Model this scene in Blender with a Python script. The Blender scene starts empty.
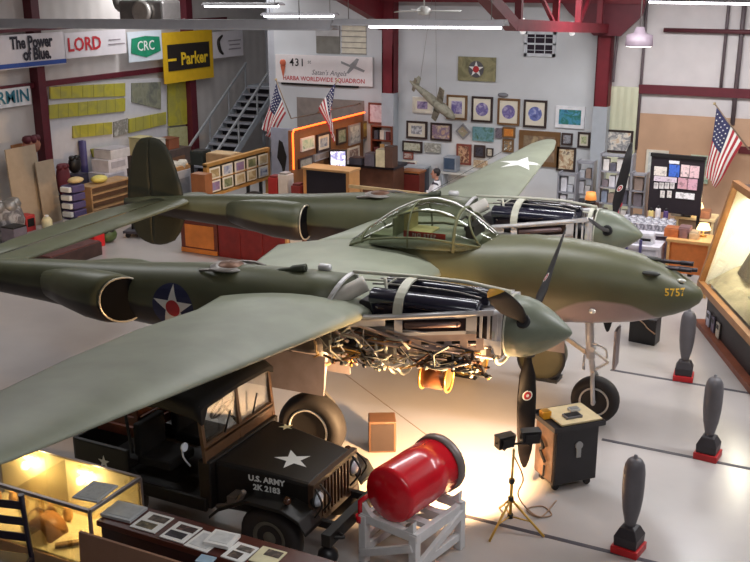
import bpy, bmesh, math, random
from mathutils import Vector as V, Matrix, Euler
from mathutils.bvhtree import BVHTree
from mathutils.geometry import tessellate_polygon
SC = bpy.context.scene
COL = SC.collection
PI = math.pi
sin, cos, rad = math.sin, math.cos, math.radians
# ------------------------------------------------------------------ camera
CAM = V((3.4274, -12.8697, 5.9736)); YAW, PITCH, ROLL, FPX = 2.0383, -.2937, -.0017, 997.27
_f = V((cos(PITCH)*cos(YAW), cos(PITCH)*sin(YAW), sin(PITCH)))
_r = V((sin(YAW), -cos(YAW), 0)); _u = _r.cross(_f)
_r, _u = cos(ROLL)*_r+sin(ROLL)*_u, -sin(ROLL)*_r+cos(ROLL)*_u
def _ray(u, v): return _f+_r*((u-375)/FPX)-_u*((v-281)/FPX)
def at(u, v, x=None, y=None, z=None):
    """survey: the point of the photograph's pixel that lies on a world plane"""
    d = _ray(u, v)
    t = (x-CAM.x)/d.x if x is not None else (y-CAM.y)/d.y if y is not None else (z-CAM.z)/d.z
    return CAM+d*t
cd = bpy.data.cameras.new('camera'); cam = bpy.data.objects.new('camera', cd); COL.objects.link(cam)
cd.sensor_width = 36; cd.lens = FPX/750*36; cd.clip_end = 200
cam.matrix_world = Matrix(((_r.x, _u.x, -_f.x, CAM.x), (_r.y, _u.y, -_f.y, CAM.y), (_r.z, _u.z, -_f.z, CAM.z), (0, 0, 0, 1)))
SC.camera = cam
# ------------------------------------------------------------------ materials
_M = {}
def lin(c):
    return tuple((x/255/12.92 if x/255 <= .04045 else ((x/255+.055)/1.055)**2.4) for x in c)
def mat(name, col, rough=.5, metal=0., var=.12, scale=6., emit=0., coat=0., bump=0., spec=.5):
    """procedural surface: colour (0-255 sRGB) broken up by noise"""
    if name in _M: return _M[name]
    m = bpy.data.materials.new(name); m.use_nodes = True; nt = m.node_tree; b = nt.nodes['Principled BSDF']
    c = lin(col)
    tc = nt.nodes.new('ShaderNodeTexCoord'); n = nt.nodes.new('ShaderNodeTexNoise'); n.inputs['Scale'].default_value = scale; n.inputs['Detail'].default_value = 5
    nt.links.new(tc.outputs['Object'], n.inputs['Vector'])
    r = nt.nodes.new('ShaderNodeValToRGB'); r.color_ramp.elements[0].position = .3; r.color_ramp.elements[1].position = .7
    r.color_ramp.elements[0].color = tuple(x*(1-var) for x in c)+(1,); r.color_ramp.elements[1].color = tuple(min(1, x*(1+var)) for x in c)+(1,)
    nt.links.new(n.outputs['Fac'], r.inputs['Fac']); nt.links.new(r.outputs['Color'], b.inputs['Base Color'])
    b.inputs['Roughness'].default_value = rough; b.inputs['Metallic'].default_value = metal
    b.inputs['Specular IOR Level'].default_value = spec; b.inputs['Coat Weight'].default_value = coat
    if emit:
        b.inputs['Emission Color'].default_value = c+(1,); b.inputs['Emission Strength'].default_value = emit
    if bump:
        bp = nt.nodes.new('ShaderNodeBump'); bp.inputs['Strength'].default_value = bump; bp.inputs['Distance'].default_value = .02
        nt.links.new(n.outputs['Fac'], bp.inputs['Height']); nt.links.new(bp.outputs['Normal'], b.inputs['Normal'])
    _M[name] = m
    return m
def glass_mat(name, tint=(225, 230, 225), rough=.03, shine=.12, haze=0.):
    if name in _M: return _M[name]
    m = bpy.data.materials.new(name); m.use_nodes = True; nt = m.node_tree; nt.nodes.clear()
    o = nt.nodes.new('ShaderNodeOutputMaterial'); t = nt.nodes.new('ShaderNodeBsdfTransparent'); g = nt.nodes.new('ShaderNodeBsdfGlossy')
    t.inputs['Color'].default_value = lin(tint)+(1,); g.inputs['Roughness'].default_value = rough
    lw = nt.nodes.new('ShaderNodeLayerWeight'); lw.inputs['Blend'].default_value = .35
    mp = nt.nodes.new('ShaderNodeMapRange'); mp.inputs['To Min'].default_value = shine*.4; mp.inputs['To Max'].default_value = .6
    nt.links.new(lw.outputs['Fresnel'], mp.inputs['Value'])
    mx = nt.nodes.new('ShaderNodeMixShader'); nt.links.new(mp.outputs['Result'], mx.inputs['Fac'])
    nt.links.new(t.outputs[0], mx.inputs[1]); nt.links.new(g.outputs[0], mx.inputs[2]); nt.links.new(mx.outputs[0], o.inputs['Surface'])
    _M[name] = m
    return m
def art(name, cols, scale=5., seed=0., rough=.6):
    """blotchy painted picture: a noise field through a colour ramp"""
    if name in _M: return _M[name]
    m = bpy.data.materials.new(name); m.use_nodes = True; nt = m.node_tree; b = nt.nodes['Principled BSDF']
    tc = nt.nodes.new('ShaderNodeTexCoord'); mp = nt.nodes.new('ShaderNodeMapping'); mp.inputs['Location'].default_value = (seed*3.7, seed*1.9, seed*2.3)
    n = nt.nodes.new('ShaderNodeTexNoise'); n.inputs['Scale'].default_value = scale; n.inputs['Detail'].default_value = 6; n.inputs['Distortion'].default_value = .6
    nt.links.new(tc.outputs['Object'], mp.inputs['Vector']); nt.links.new(mp.outputs[0], n.inputs['Vector'])
    r = nt.nodes.new('ShaderNodeValToRGB'); e = r.color_ramp.elements
    while len(e) < len(cols): e.new(.5)
    for i, c in enumerate(cols):
        e[i].position = .3+.4*i/max(1, len(cols)-1); e[i].color = lin(c)+(1,)
    nt.links.new(n.outputs['Fac'], r.inputs['Fac']); nt.links.new(r.outputs['Color'], b.inputs['Base Color']); b.inputs['Roughness'].default_value = rough
    _M[name] = m
    return m
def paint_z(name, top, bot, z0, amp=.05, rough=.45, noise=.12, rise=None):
    """two-tone aircraft paint: olive above a wavy line, grey (painted shade on the booms) below it, and on every face that looks down"""
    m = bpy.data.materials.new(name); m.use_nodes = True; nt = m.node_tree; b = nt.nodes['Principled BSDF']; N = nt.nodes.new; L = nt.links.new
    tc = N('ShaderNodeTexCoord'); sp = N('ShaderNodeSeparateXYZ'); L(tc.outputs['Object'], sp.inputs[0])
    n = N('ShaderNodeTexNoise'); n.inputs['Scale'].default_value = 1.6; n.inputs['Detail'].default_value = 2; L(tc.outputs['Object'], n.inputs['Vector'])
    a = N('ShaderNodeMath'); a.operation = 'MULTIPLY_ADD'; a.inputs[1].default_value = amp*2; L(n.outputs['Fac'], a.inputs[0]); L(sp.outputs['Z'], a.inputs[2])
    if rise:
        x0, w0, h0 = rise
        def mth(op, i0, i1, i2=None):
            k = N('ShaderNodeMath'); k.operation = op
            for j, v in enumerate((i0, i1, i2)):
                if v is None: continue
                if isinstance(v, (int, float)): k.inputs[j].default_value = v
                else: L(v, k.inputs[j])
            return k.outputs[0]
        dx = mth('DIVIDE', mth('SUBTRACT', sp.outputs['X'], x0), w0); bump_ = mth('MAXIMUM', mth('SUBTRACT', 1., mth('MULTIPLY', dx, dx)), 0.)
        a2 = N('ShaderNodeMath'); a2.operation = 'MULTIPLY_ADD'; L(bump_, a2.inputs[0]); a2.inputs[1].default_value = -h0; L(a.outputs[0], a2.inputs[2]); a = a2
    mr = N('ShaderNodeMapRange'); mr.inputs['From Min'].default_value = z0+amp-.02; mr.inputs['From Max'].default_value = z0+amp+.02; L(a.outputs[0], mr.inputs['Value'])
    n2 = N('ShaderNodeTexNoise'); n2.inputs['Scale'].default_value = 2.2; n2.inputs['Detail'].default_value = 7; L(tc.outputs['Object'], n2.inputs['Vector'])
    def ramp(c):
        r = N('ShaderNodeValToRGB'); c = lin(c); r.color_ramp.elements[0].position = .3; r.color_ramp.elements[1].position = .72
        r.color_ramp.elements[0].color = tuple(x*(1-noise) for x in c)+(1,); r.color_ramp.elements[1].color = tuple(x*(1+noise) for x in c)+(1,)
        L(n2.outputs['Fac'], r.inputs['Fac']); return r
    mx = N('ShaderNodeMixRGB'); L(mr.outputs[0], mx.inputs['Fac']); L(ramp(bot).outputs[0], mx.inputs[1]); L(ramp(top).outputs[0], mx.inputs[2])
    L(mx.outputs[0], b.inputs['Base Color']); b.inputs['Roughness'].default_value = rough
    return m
# ------------------------------------------------------------------ mesh builder
class B:
    def __init__(s): s.v, s.f, s.s, s.m, s.mi = [], [], [], [], 0
    def add(s, vs, fs, smooth=False):
        o = len(s.v); s.v += [V(p) for p in vs]
        for f in fs: s.f.append([i+o for i in f]); s.s.append(smooth); s.m.append(s.mi)
        return s
    def use(s, i): s.mi = i; return s
    def box(s, c, d, R=None, taper=1.):
        c = V(c); hx, hy, hz = d[0]/2, d[1]/2, d[2]/2; vs = []
        for z in (-1, 1):
            k = taper if z > 0 else 1
            for x, y in ((-1, -1), (1, -1), (1, 1), (-1, 1)): vs.append(V((x*hx*k, y*hy*k, z*hz)))
        if R is not None: vs = [R @ p for p in vs]
        return s.add([p+c for p in vs], [(3, 2, 1, 0), (4, 5, 6, 7), (0, 1, 5, 4), (1, 2, 6, 5), (2, 3, 7, 6), (3, 0, 4, 7)])
    def span(s, a, b):                      # box between two corners
        a, b = V(a), V(b); return s.box((a+b)/2, [abs(b[i]-a[i]) for i in range(3)])
    def ring_frame(s, p0, d, n=10, up=None):
        d = V(d).normalized(); up = V(up) if up else (V((0, 0, 1)) if abs(d.z) < .95 else V((1, 0, 0)))
        a = d.cross(up).normalized(); b = d.cross(a).normalized(); return a, b
    def tube(s, pts, r, n=8, cap=True):
        pts = [V(p) for p in pts]; rs = r if isinstance(r, (list, tuple)) else [r]*len(pts); rings = []; pa = None
        for i, p in enumerate(pts):
            d = (pts[min(i+1, len(pts)-1)]-pts[max(i-1, 0)])
            if d.length < 1e-9: d = V((0, 0, 1))
            d.normalize()
            if pa is None: a, b = s.ring_frame(p, d)
            else:
                a = (pa-d*pa.dot(d))
                a = a.normalized() if a.length > 1e-6 else s.ring_frame(p, d)[0]
                b = d.cross(a)
            pa = a
            rings.append([p+(a*cos(2*PI*k/n)+b*sin(2*PI*k/n))*rs[i] for k in range(n)])
        return s.loft(rings, cap)
    def bar(s, p0, p1, w, h, up=(0, 0, 1)):   # rectangular bar
        p0, p1 = V(p0), V(p1); d = (p1-p0).normalized(); a = d.cross(V(up))
        if a.length < 1e-5: a = d.cross(V((1, 0, 0)))
        a.normalize(); b = a.cross(d).normalized()
        vs = [p+a*x*w/2+b*y*h/2 for p in (p0, p1) for x, y in ((-1, -1), (1, -1), (1, 1), (-1, 1))]
        return s.add(vs, [(3, 2, 1, 0), (4, 5, 6, 7), (0, 1, 5, 4), (1, 2, 6, 5), (2, 3, 7, 6), (3, 0, 4, 7)])
    def loft(s, rings, cap=True, smooth=True, closed=True):
        n = len(rings[0]); vs = [p for r in rings for p in r]; fs = []
        for i in range(len(rings)-1):
            for k in range(n if closed else n-1):
                k2 = (k+1) % n; fs.append((i*n+k, i*n+k2, (i+1)*n+k2, (i+1)*n+k))
        s.add(vs, fs, smooth)
        if cap and closed:
            s.add(rings[0], [tuple(range(n))[::-1]]); s.add(rings[-1], [tuple(range(n))])
        return s
    def lathe(s, prof, c=(0, 0, 0), axis=(0, 0, 1), n=24, cap=True):   # prof: (distance along axis, radius)
        d = V(axis).normalized(); a, b = s.ring_frame(c, d); c = V(c)
        return s.loft([[c+d*h+(a*cos(2*PI*k/n)+b*sin(2*PI*k/n))*r for k in range(n)] for h, r in prof], cap)
    def ball(s, c, r, n=12, sc=(1, 1, 1)):
        c = V(c); rings = []
        for i in range(1, n//2):
            t = PI*i/(n//2); rings.append([c+V((sin(t)*cos(2*PI*k/n)*r*sc[0], sin(t)*sin(2*PI*k/n)*r*sc[1], -cos(t)*r*sc[2])) for k in range(n)])
        return s.loft(rings, True)
    def prism(s, poly, origin, eu, ev, th):    # extrude a 2-D outline
        origin, eu, ev = V(origin), V(eu).normalized(), V(ev).normalized(); nn = eu.cross(ev).normalized(); n = len(poly)
        lo = [origin+eu*x+ev*y for x, y in poly]; hi = [p+nn*th for p in lo]
        tri = [tuple(t) for t in tessellate_polygon([[V((x, y, 0)) for x, y in poly]])]
        s.add(lo, [t[::-1] for t in tri]); s.add(hi, tri)
        vs = lo+hi
        return s.add(vs, [(i, (i+1) % n, n+(i+1) % n, n+i) for i in range(n)])
    def grid(s, fn, nu, nv, smooth=True, wrap=False):
        vs = [fn(i/(nu-1), j/(nv-1)) for i in range(nu) for j in range(nv)]
        return s.add(vs, [(i*nv+j, i*nv+j+1, (i+1)*nv+j+1, (i+1)*nv+j) for i in range(nu-1) for j in range(nv-1)], smooth)
    def obj(s, name, mats, parent=None, bev=0., loc=None, rot=None, sub=0, fix=True):
        me = bpy.data.meshes.new(name); me.from_pydata([tuple(p) for p in s.v], [], s.f)
        for m in (mats if isinstance(mats, (list, tuple)) else [mats]): me.materials.append(m)
        for p, sm, mi in zip(me.polygons, s.s, s.m): p.use_smooth = sm; p.material_index = mi
        if fix:
            bm = bmesh.new(); bm.from_mesh(me); bmesh.ops.remove_doubles(bm, verts=bm.verts, dist=1e-5); bmesh.ops.recalc_face_normals(bm, faces=bm.faces); bm.to_mesh(me); bm.free()
        o = bpy.data.objects.new(name, me); COL.objects.link(o)
        if parent is not None: o.parent = parent
        if loc is not None: o.location = loc
        if rot is not None: o.rotation_euler = rot
        if bev:
            md = o.modifiers.new('bevel', 'BEVEL'); md.width = bev; md.segments = 2; md.limit_method = 'ANGLE'
        if sub:
            md = o.modifiers.new('subdivision', 'SUBSURF'); md.levels = sub; md.render_levels = sub
        return o
def tag(o, label=None, cat=None, group=None, kind=None):
    if label: o['label'] = label
    if cat: o['category'] = cat
    if group: o['group'] = group
    if kind: o['kind'] = kind
    return o
def thing(name, label, cat, loc=(0, 0, 0), rz=0., group=None):
    o = bpy.data.objects.new(name, None); COL.objects.link(o); o.location = loc; o.rotation_euler = (0, 0, rz); o.empty_display_size = .2
    return tag(o, label, cat, group)
def struct(o): o['kind'] = 'structure'; return o
def dup(root, loc, rz=None, label=None):
    r = root.copy(); COL.objects.link(r); r.location = loc
    if rz is not None: r.rotation_euler = (0, 0, rz)
    if label: r['label'] = label
    for ch in list(root.children):
        c = ch.copy(); COL.objects.link(c); c.parent = r
        for g in ch.children:
            d = g.copy(); COL.objects.link(d); d.parent = c
    return r
def ell(x, cy, hw, zt, zb, n=28, p=2.):
    zc, hz = (zt+zb)/2, (zt-zb)/2; R = []
    for k in range(n):
        t = 2*PI*k/n; c, s_ = cos(t), sin(t)
        R.append(V((x, cy+hw*math.copysign(abs(c)**(2/p), c), zc+hz*math.copysign(abs(s_)**(2/p), s_))))
    return R
def star(r, n=5, inner=.382, a0=PI/2):
    return [((r if i % 2 == 0 else r*inner)*cos(a0+i*PI/n), (r if i % 2 == 0 else r*inner)*sin(a0+i*PI/n)) for i in range(2*n)]
def disc(r, n=28): return [(r*cos(2*PI*i/n), r*sin(2*PI*i/n)) for i in range(n)]
def text_mesh(body, size, align='CENTER', shear=0., bold=0., spacing=1.):
    c = bpy.data.curves.new('t', 'FONT'); c.body = body; c.size = size; c.align_x = align; c.align_y = 'CENTER'; c.shear = shear; c.offset = bold; c.space_character = spacing; c.resolution_u = 2
    o = bpy.data.objects.new('t', c); COL.objects.link(o); dg = bpy.context.evaluated_depsgraph_get()
    me = bpy.data.meshes.new_from_object(o.evaluated_get(dg)); bpy.data.objects.remove(o); bpy.data.curves.remove(c)
    vs = [(v.co.x, v.co.y) for v in me.vertices]; fs = [tuple(p.vertices) for p in me.polygons]; bpy.data.meshes.remove(me)
    return vs, fs
def lettering(name, body, size, origin, eu, ev, m, parent, xs=1., **k):
    """letters of a sign, as a thin mesh standing just off its face"""
    vs, fs = text_mesh(body, size, **k); origin, eu, ev = V(origin), V(eu).normalized(), V(ev).normalized()
    b = B(); b.add([origin+eu*x*xs+ev*y for x, y in vs], fs)
    return b.obj(name, m, parent, fix=False)
def drape(name, layers, origin, eu, ev, target, mats, parent, lift=.004):
    """paint marks laid onto a curved skin: outlines (or letter meshes) projected along the normal of their plane"""
    origin, eu, ev = V(origin), V(eu).normalized(), V(ev).normalized(); nn = eu.cross(ev).normalized()
    trees = [BVHTree.FromPolygons([v.co for v in t.data.vertices], [list(p.vertices) for p in t.data.polygons]) for t in (target if isinstance(target, (list, tuple)) else [target])]
    out = B()
    for li, (kind, data, mi) in enumerate(layers):
        bm = bmesh.new()
        if kind == 'poly':
            vs = [bm.verts.new((x, y, 0)) for x, y in data]
            for t in tessellate_polygon([[V((x, y, 0)) for x, y in data]]):
                try: bm.faces.new([vs[i] for i in t])
                except ValueError: pass
            bmesh.ops.subdivide_edges(bm, edges=bm.edges, cuts=5, use_grid_fill=True); bmesh.ops.triangulate(bm, faces=bm.faces)
        else:
            vs = [bm.verts.new((x, y, 0)) for x, y in data[0]]
            for f in data[1]:
                try: bm.faces.new([vs[i] for i in f])
                except ValueError: pass
        bm.verts.index_update(); P = []; ok = []
        for v in bm.verts:
            p = origin+eu*v.co.x+ev*v.co.y+nn*1.5; hit = None
            for T in trees:
                h = T.ray_cast(p, -nn)
                if h[0] is not None and (hit is None or h[3] < hit[1]): hit = (h[0], h[3])
            ok.append(hit is not None); P.append((hit[0] if hit else p-nn*1.5)+nn*lift*(1+.6*li))
        out.use(mi); out.add(P, [[v.index for v in f.verts] for f in bm.faces if all(ok[v.index] for v in f.verts)])
        bm.free()
    return out.obj(name, mats, parent, fix=False)
def bent(pts, n=6):      # Catmull-Rom through points
    pts = [V(p) for p in pts]; out = []
    for i in range(len(pts)-1):
        p0, p1, p2, p3 = pts[max(i-1, 0)], pts[i], pts[i+1], pts[min(i+2, len(pts)-1)]
        for k in range(n):
            t = k/n; out.append(.5*((2*p1)+(p2-p0)*t+(2*p0-5*p1+4*p2-p3)*t*t+(3*p1-p0-3*p2+p3)*t**3))
    return out+[pts[-1]]
# ================================================================== THE SETTING
def floor_mat():
    m = bpy.data.materials.new('polished pale concrete'); m.use_nodes = True; nt = m.node_tree; b = nt.nodes['Principled BSDF']; N = nt.nodes.new; L = nt.links.new
    tc = N('ShaderNodeTexCoord'); n = N('ShaderNodeTexNoise'); n.inputs['Scale'].default_value = .55; n.inputs['Detail'].default_value = 9; L(tc.outputs['Object'], n.inputs['Vector'])
    r = N('ShaderNodeValToRGB'); r.color_ramp.elements[0].position = .3; r.color_ramp.elements[1].position = .7
    r.color_ramp.elements[0].color = lin((163, 157, 154))+(1,); r.color_ramp.elements[1].color = lin((178, 171, 168))+(1,)
    L(n.outputs['Fac'], r.inputs['Fac']); L(r.outputs[0], b.inputs['Base Color']); b.inputs['Roughness'].default_value = .22; b.inputs['Specular IOR Level'].default_value = .45
    return m
def corrugated(name, col, step=.3, axis='X', rough=.5):
    """painted ribbed metal sheet"""
    m = mat(name, col, rough, var=.04, scale=3); nt = m.node_tree; b = nt.nodes['Principled BSDF']; N = nt.nodes.new; L = nt.links.new
    tc = N('ShaderNodeTexCoord'); w = N('ShaderNodeTexWave'); w.bands_direction = axis; w.inputs['Scale'].default_value = .314/step; L(tc.outputs['Object'], w.inputs['Vector'])
    bp = N('ShaderNodeBump'); bp.inputs['Strength'].default_value = .35; bp.inputs['Distance'].default_value = .03
    L(w.outputs['Fac'], bp.inputs['Height']); L(bp.outputs['Normal'], b.inputs['Normal'])
    return m
WX, WY = -16.2, 10.5           # left wall, back wall
m_red = mat('oxide red steel', (108, 22, 34), .5, var=.12)
m_redD = mat('maroon steel', (92, 26, 38), .5)
m_wall = mat('pale blue grey plasterboard', (196, 198, 201), .7, var=.03, scale=2)
m_pink = corrugated('white ribbed sheet', (205, 198, 198), .45, 'X')
m_pinkY = corrugated('white ribbed sheet along', (200, 194, 190), .45, 'Y')
m_gp = mat('grey painted steel', (166, 171, 178), .5, var=.05)
struct(B().box((-4, 1.5, -.05), (32, 35, .1)).obj('floor', floor_mat()))
struct(B().box((WX-.1, 4.5, 3.6), (.2, 27, 7.4)).obj('wall_left', m_pinkY))
struct(B().box((-5.17, WY+.1, 3.6), (5.76, .2, 7.2)).obj('wall_back', m_wall))
struct(B().box((3.85, WY+.2, 3.6), (12.3, .2, 7.2)).obj('wall_right', m_pink))
struct(B().box((-9.7, WY+.1, 3.6), (3.4, .2, 7.2)).obj('wall_sign', m_wall))
struct(B().box((-14, 17.6, 3.6), (4.9, .2, 7.2)).obj('wall_stairwell', mat('grey stairwell board', (186, 186, 192), .7, var=.05)))
struct(B().box((-11.5, 14.1, 3.6), (.2, 7.2, 7.2)).obj('wall_stairside', mat('grey stairwell side', (176, 177, 184), .7, var=.05)))
struct(B().box((-4, 1.5, 7.25), (32, 35, .1)).obj('ceiling', mat('white ceiling insulation', (200, 196, 196), .8, var=.04)))
# dark joints in the floor
jm = mat('dark floor joint', (62, 58, 66), .6)
for i, (x0, x1, y) in enumerate(((.1, 9, 2.06), (.62, 9, -.49), (-.6, 9, -3.2))):
    struct(B().box(((x0+x1)/2, y, .002), (x1-x0, .065, .004)).obj('trim_%d' % (i+1), jm))
j = B(); a, b_ = at(345, 374, z=.002), at(431, 438, z=.002); j.bar(a, b_, .012, .003)
struct(j.obj('trim_4', mat('thin floor joint', (128, 108, 92), .6)))
# steel frame: columns, girts, rafters
def column(name, x, y, zred, w=.32, d=.3, ztop=5.6):
    b = B()
    for s in (-1, 1): b.box((x+s*(w/2-.015), y, (zred+ztop)/2), (.03, d, ztop-zred))
    b.box((x, y, (zred+ztop)/2), (w, .03, ztop-zred)); b.box((x, y-d/2+.012, (zred+ztop)/2), (w, .024, ztop-zred)); b.use(1)
    b.box((x, y, zred/2), (w*1.05, d, zred))
    return struct(b.obj(name, [m_red, m_gp]))
column('column_back_left', -7.85, WY-.16, 3.2)
column('column_back_right', -2.38, WY-.16, 3.15)
def wcolumn(name, u, vtop, w=.26):
    p = at(u, vtop, x=WX+.14); return struct(B().box((WX+.14, p.y, 3.2), (.28, w, 6.4)).obj(name, m_redD))
wcolumn('column_left_near', 36, 60); wcolumn('column_left_far', 190, 90, .3)
pg = at(0, 89, x=WX); struct(B().box((WX+.06, 8.0, pg.z), (.12, 12, .14)).obj('girt_left', m_redD))
pr = at(640, 89, y=WY); struct(B().box((3.2, WY+.05, pr.z), (9.6, .12, .2)).obj('girt_right', m_redD))
pr2 = at(720, 163, y=WY); struct(B().box((2.4, WY+.05, at(740, 150, y=WY).z), (3.4, .1, .16)).obj('girt_right_low', m_redD))
def pipe_v(name, u0, v0, u1, v1, r, m):
    a, b = at(u0, v0, y=WY-.02), at(u1, v1, y=WY-.02); x = (a.x+b.x)/2
    return struct(B().tube([(x, WY+.04, b.z), (x, WY+.04, 6.5)], r, 8).obj(name, m))
dg_ = mat('dark conduit', (96, 84, 88), .5)
pipe_v('conduit_wall_left', 644, 12, 637, 150, .035, dg_); pipe_v('conduit_wall_mid', 727, 16, 720, 95, .035, dg_); pipe_v('conduit_wall_right', 744, 16, 731, 125, .05, dg_)
a, b_ = at(664, 30, y=WY), at(750, 34, y=WY)
struct(B().tube([(a.x, WY-.02, a.z), (b_.x+3, WY-.02, a.z-.02)], .05, 8).obj('conduit_wall_level', mat('maroon pipe', (90, 45, 52), .5)))
# rafters: solid haunch at the left frame, open web at the right one
b = B(); x = -7.85
b.prism([(WY-.3-WY, 4.95), (0, 4.75), (0, 6.8), (-9, 7.1), (-9, 6.2), (-2.2, 5.5)], (x-.12, WY-.1, 0), (0, 1, 0), (0, 0, 1), -.24)
struct(b.obj('rafter_left', m_red))
b = B(); x = -2.38
zc0 = at(600, 30, x=x).z; pe = at(512, 25, x=x)
b.bar((x, WY-.05, zc0), (x, pe.y, pe.z), .22, .2); b.bar((x, WY-.05, 6.3), (x, pe.y-3, 6.9), .22, .2)
for t in (.12, .38, .62, .95):
    p = V((x, WY-.05, zc0)).lerp(V((x, pe.y, pe.z)), t); b.bar(p, (p.x, p.y, 6.4), .12, .1, up=(0, 1, 0))
for t0, t1 in ((.38, .12), (.62, .95)):
    p = V((x, WY-.05, zc0)).lerp(V((x, pe.y, pe.z)), t0); q = V((x, WY-.05, 6.3)).lerp(V((x, pe.y, 6.4)), t1); b.bar(p, q, .07, .06)
b.bar((x, pe.y, pe.z), (x, pe.y-3.6, 6.6), .22, .2)
struct(b.obj('rafter_right', m_red))
# eave purlin above both frames
struct(B().box((-5, WY-.4, 5.6), (7, .2, .3)).obj('beam_eave', m_red))
hb = B(); hb.prism([(-2.6, 4.75), (-2.0, 4.75), (-1.55, 5.2), (-1.3, 6.4), (-4.2, 6.4), (-3.2, 5.25)], (0, WY-.33, 0), (1, 0, 0), (0, 0, 1), .12); struct(hb.obj('beam_haunch', m_redD))
h_ = [at(u, v, y=WY-.25) for u, v in ((622, 3), (612, 20), (607, 45), (606, 84))]; struct(B().tube(bent(h_), .06, 8).obj('conduit_hose', mat('black hose', (44, 34, 38), .6)))
h_ = [at(u, v, y=WY-.1) for u, v in ((640, 8), (622, 16), (616, 50), (613, 82))]; struct(B().tube(bent(h_), .035, 8).obj('conduit_hose_pale', mat('dark conduit', (96, 84, 88), .5)))
# wood sheathing and cream cladding of the right bay
p0, p1 = at(640, 113, y=WY+.08), at(717, 117, y=WY+.08)
wd = mat('plywood sheathing', (186, 150, 122), .7, var=.1, scale=1.6)
struct(B().span((p0.x, WY+.04, 0), (1.35, WY+.1, p0.z)).obj('panel_plywood', wd))
c0, c1 = at(604, 86, y=WY), at(639, 88, y=WY)
struct(B().span((c0.x, WY-.02, 0), (c1.x, WY+.08, c0.z)).obj('panel_cream', corrugated('cream ribbed sheet', (203, 203, 176), .16, 'X')))
# window high in the back wall
w0, w1 = at(525, 31, y=WY-.03), at(555, 57, y=WY-.03)
b = B(); W, Hh = w1.x-w0.x, w0.z-w1.z
for (x0, x1, z0, z1) in ((0, W, 0, .07), (0, W, Hh-.07, Hh), (0, .07, 0, Hh), (W-.07, W, 0, Hh), (0, W, Hh*.5-.02, Hh*.5+.02), (W*.34-.006, W*.34+.006, 0, Hh), (W*.66-.006, W*.66+.006, 0, Hh), (0, W, Hh*.25-.005, Hh*.25+.005), (0, W, Hh*.75-.005, Hh*.75+.005)):
    b.span((w0.x+x0, WY-.05, w1.z+z0), (w0.x+x1, WY+.0, w1.z+z1))
wn = struct(B().span((w0.x+.02, WY-.02, w1.z+.02), (w1.x-.02, WY, w0.z-.02)).obj('window_1', mat('dark window pane', (52, 44, 52), .08)))
b.obj('window_frame', mat('white window trim', (205, 208, 214), .5), wn)
# window with blind behind the sign, and louvre
w0, w1 = at(342, 25, y=WY-.02), at(366, 54, y=WY-.02)
wn = struct(B().span((w0.x, WY-.03, w1.z), (w1.x, WY+.0, w0.z)).obj('window_2', mat('cream roller shutter', (205, 198, 180), .5)))
b = B()
for k in range(6): b.span((w0.x-.02, WY-.045, w1.z+(w0.z-w1.z)*k/5-.012), (w1.x+.02, WY-.03, w1.z+(w0.z-w1.z)*k/5+.012))
b.obj('window_slat', mat('grey shutter slat', (140, 134, 124), .5), wn)
w0, w1 = at(316, 24, y=WY-.02), at(340, 54, y=WY-.02)
wn = struct(B().span((w0.x, WY-.03, w1.z), (w1.x, WY+.0, w0.z)).obj('window_3', mat('dim window pane', (120, 118, 112), .15)))
B().span((w0.x, WY-.05, w0.z-.3), (w1.x, WY-.03, w0.z)).obj('window_frame', mat('grey window head', (170, 168, 168), .5), wn)
# recessed display hatch below the sign
w0, w1 = at(297, 97, y=WY-.02), at(364, 120, y=WY-.02)
struct(B().span((w0.x, WY-.04, w1.z-.3), (w1.x, WY+.0, w0.z)).obj('hatch_recess', mat('dim hatch', (128, 118, 112), .6)))
# ------------------------------------------------------------------ light
wld = bpy.data.worlds.new('hall air'); SC.world = wld; wld.use_nodes = True
wld.node_tree.nodes['Background'].inputs[0].default_value = (.85, .9, 1, 1); wld.node_tree.nodes['Background'].inputs[1].default_value = .05
def lamp(name, kind, loc, energy, col=(1, 1, 1), size=1., size_y=None, aim=None, spot=60, blend=.5, radius=.1):
    l = bpy.data.lights.new(name, kind); l.energy = energy; l.color = col
    if kind == 'AREA':
        l.shape = 'RECTANGLE'; l.size = size; l.size_y = size_y or size
    elif kind == 'SPOT':
        l.spot_size = rad(spot); l.spot_blend = blend; l.shadow_soft_size = radius
    else: l.shadow_soft_size = radius
    o = bpy.data.objects.new(name, l); COL.objects.link(o); o.location = loc
    if aim is not None: o.rotation_euler = (V(aim)-V(loc)).to_track_quat('-Z', 'Y').to_euler()
    return o
cool = (.98, .985, 1.)
for i, (x, y, e) in enumerate(((-9, -2, 130), (-2, -.5, 180), (5, 0, 290), (-9, 6.2, 170), (-.8, 6.6, 310), (5, 5.5, 215), (-14, 10, 150), (3.5, -8.5, 170))):  # last lamp is unseen, added to brighten the papers on the album table
    lamp('hall_and_fill_light', 'AREA', (x, y, 6.2), e, cool, 5.0, .5)
SC.view_settings.view_transform = 'Standard'; SC.view_settings.look = 'None'; SC.view_settings.exposure = 0.3; SC.view_settings.gamma = 1
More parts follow.
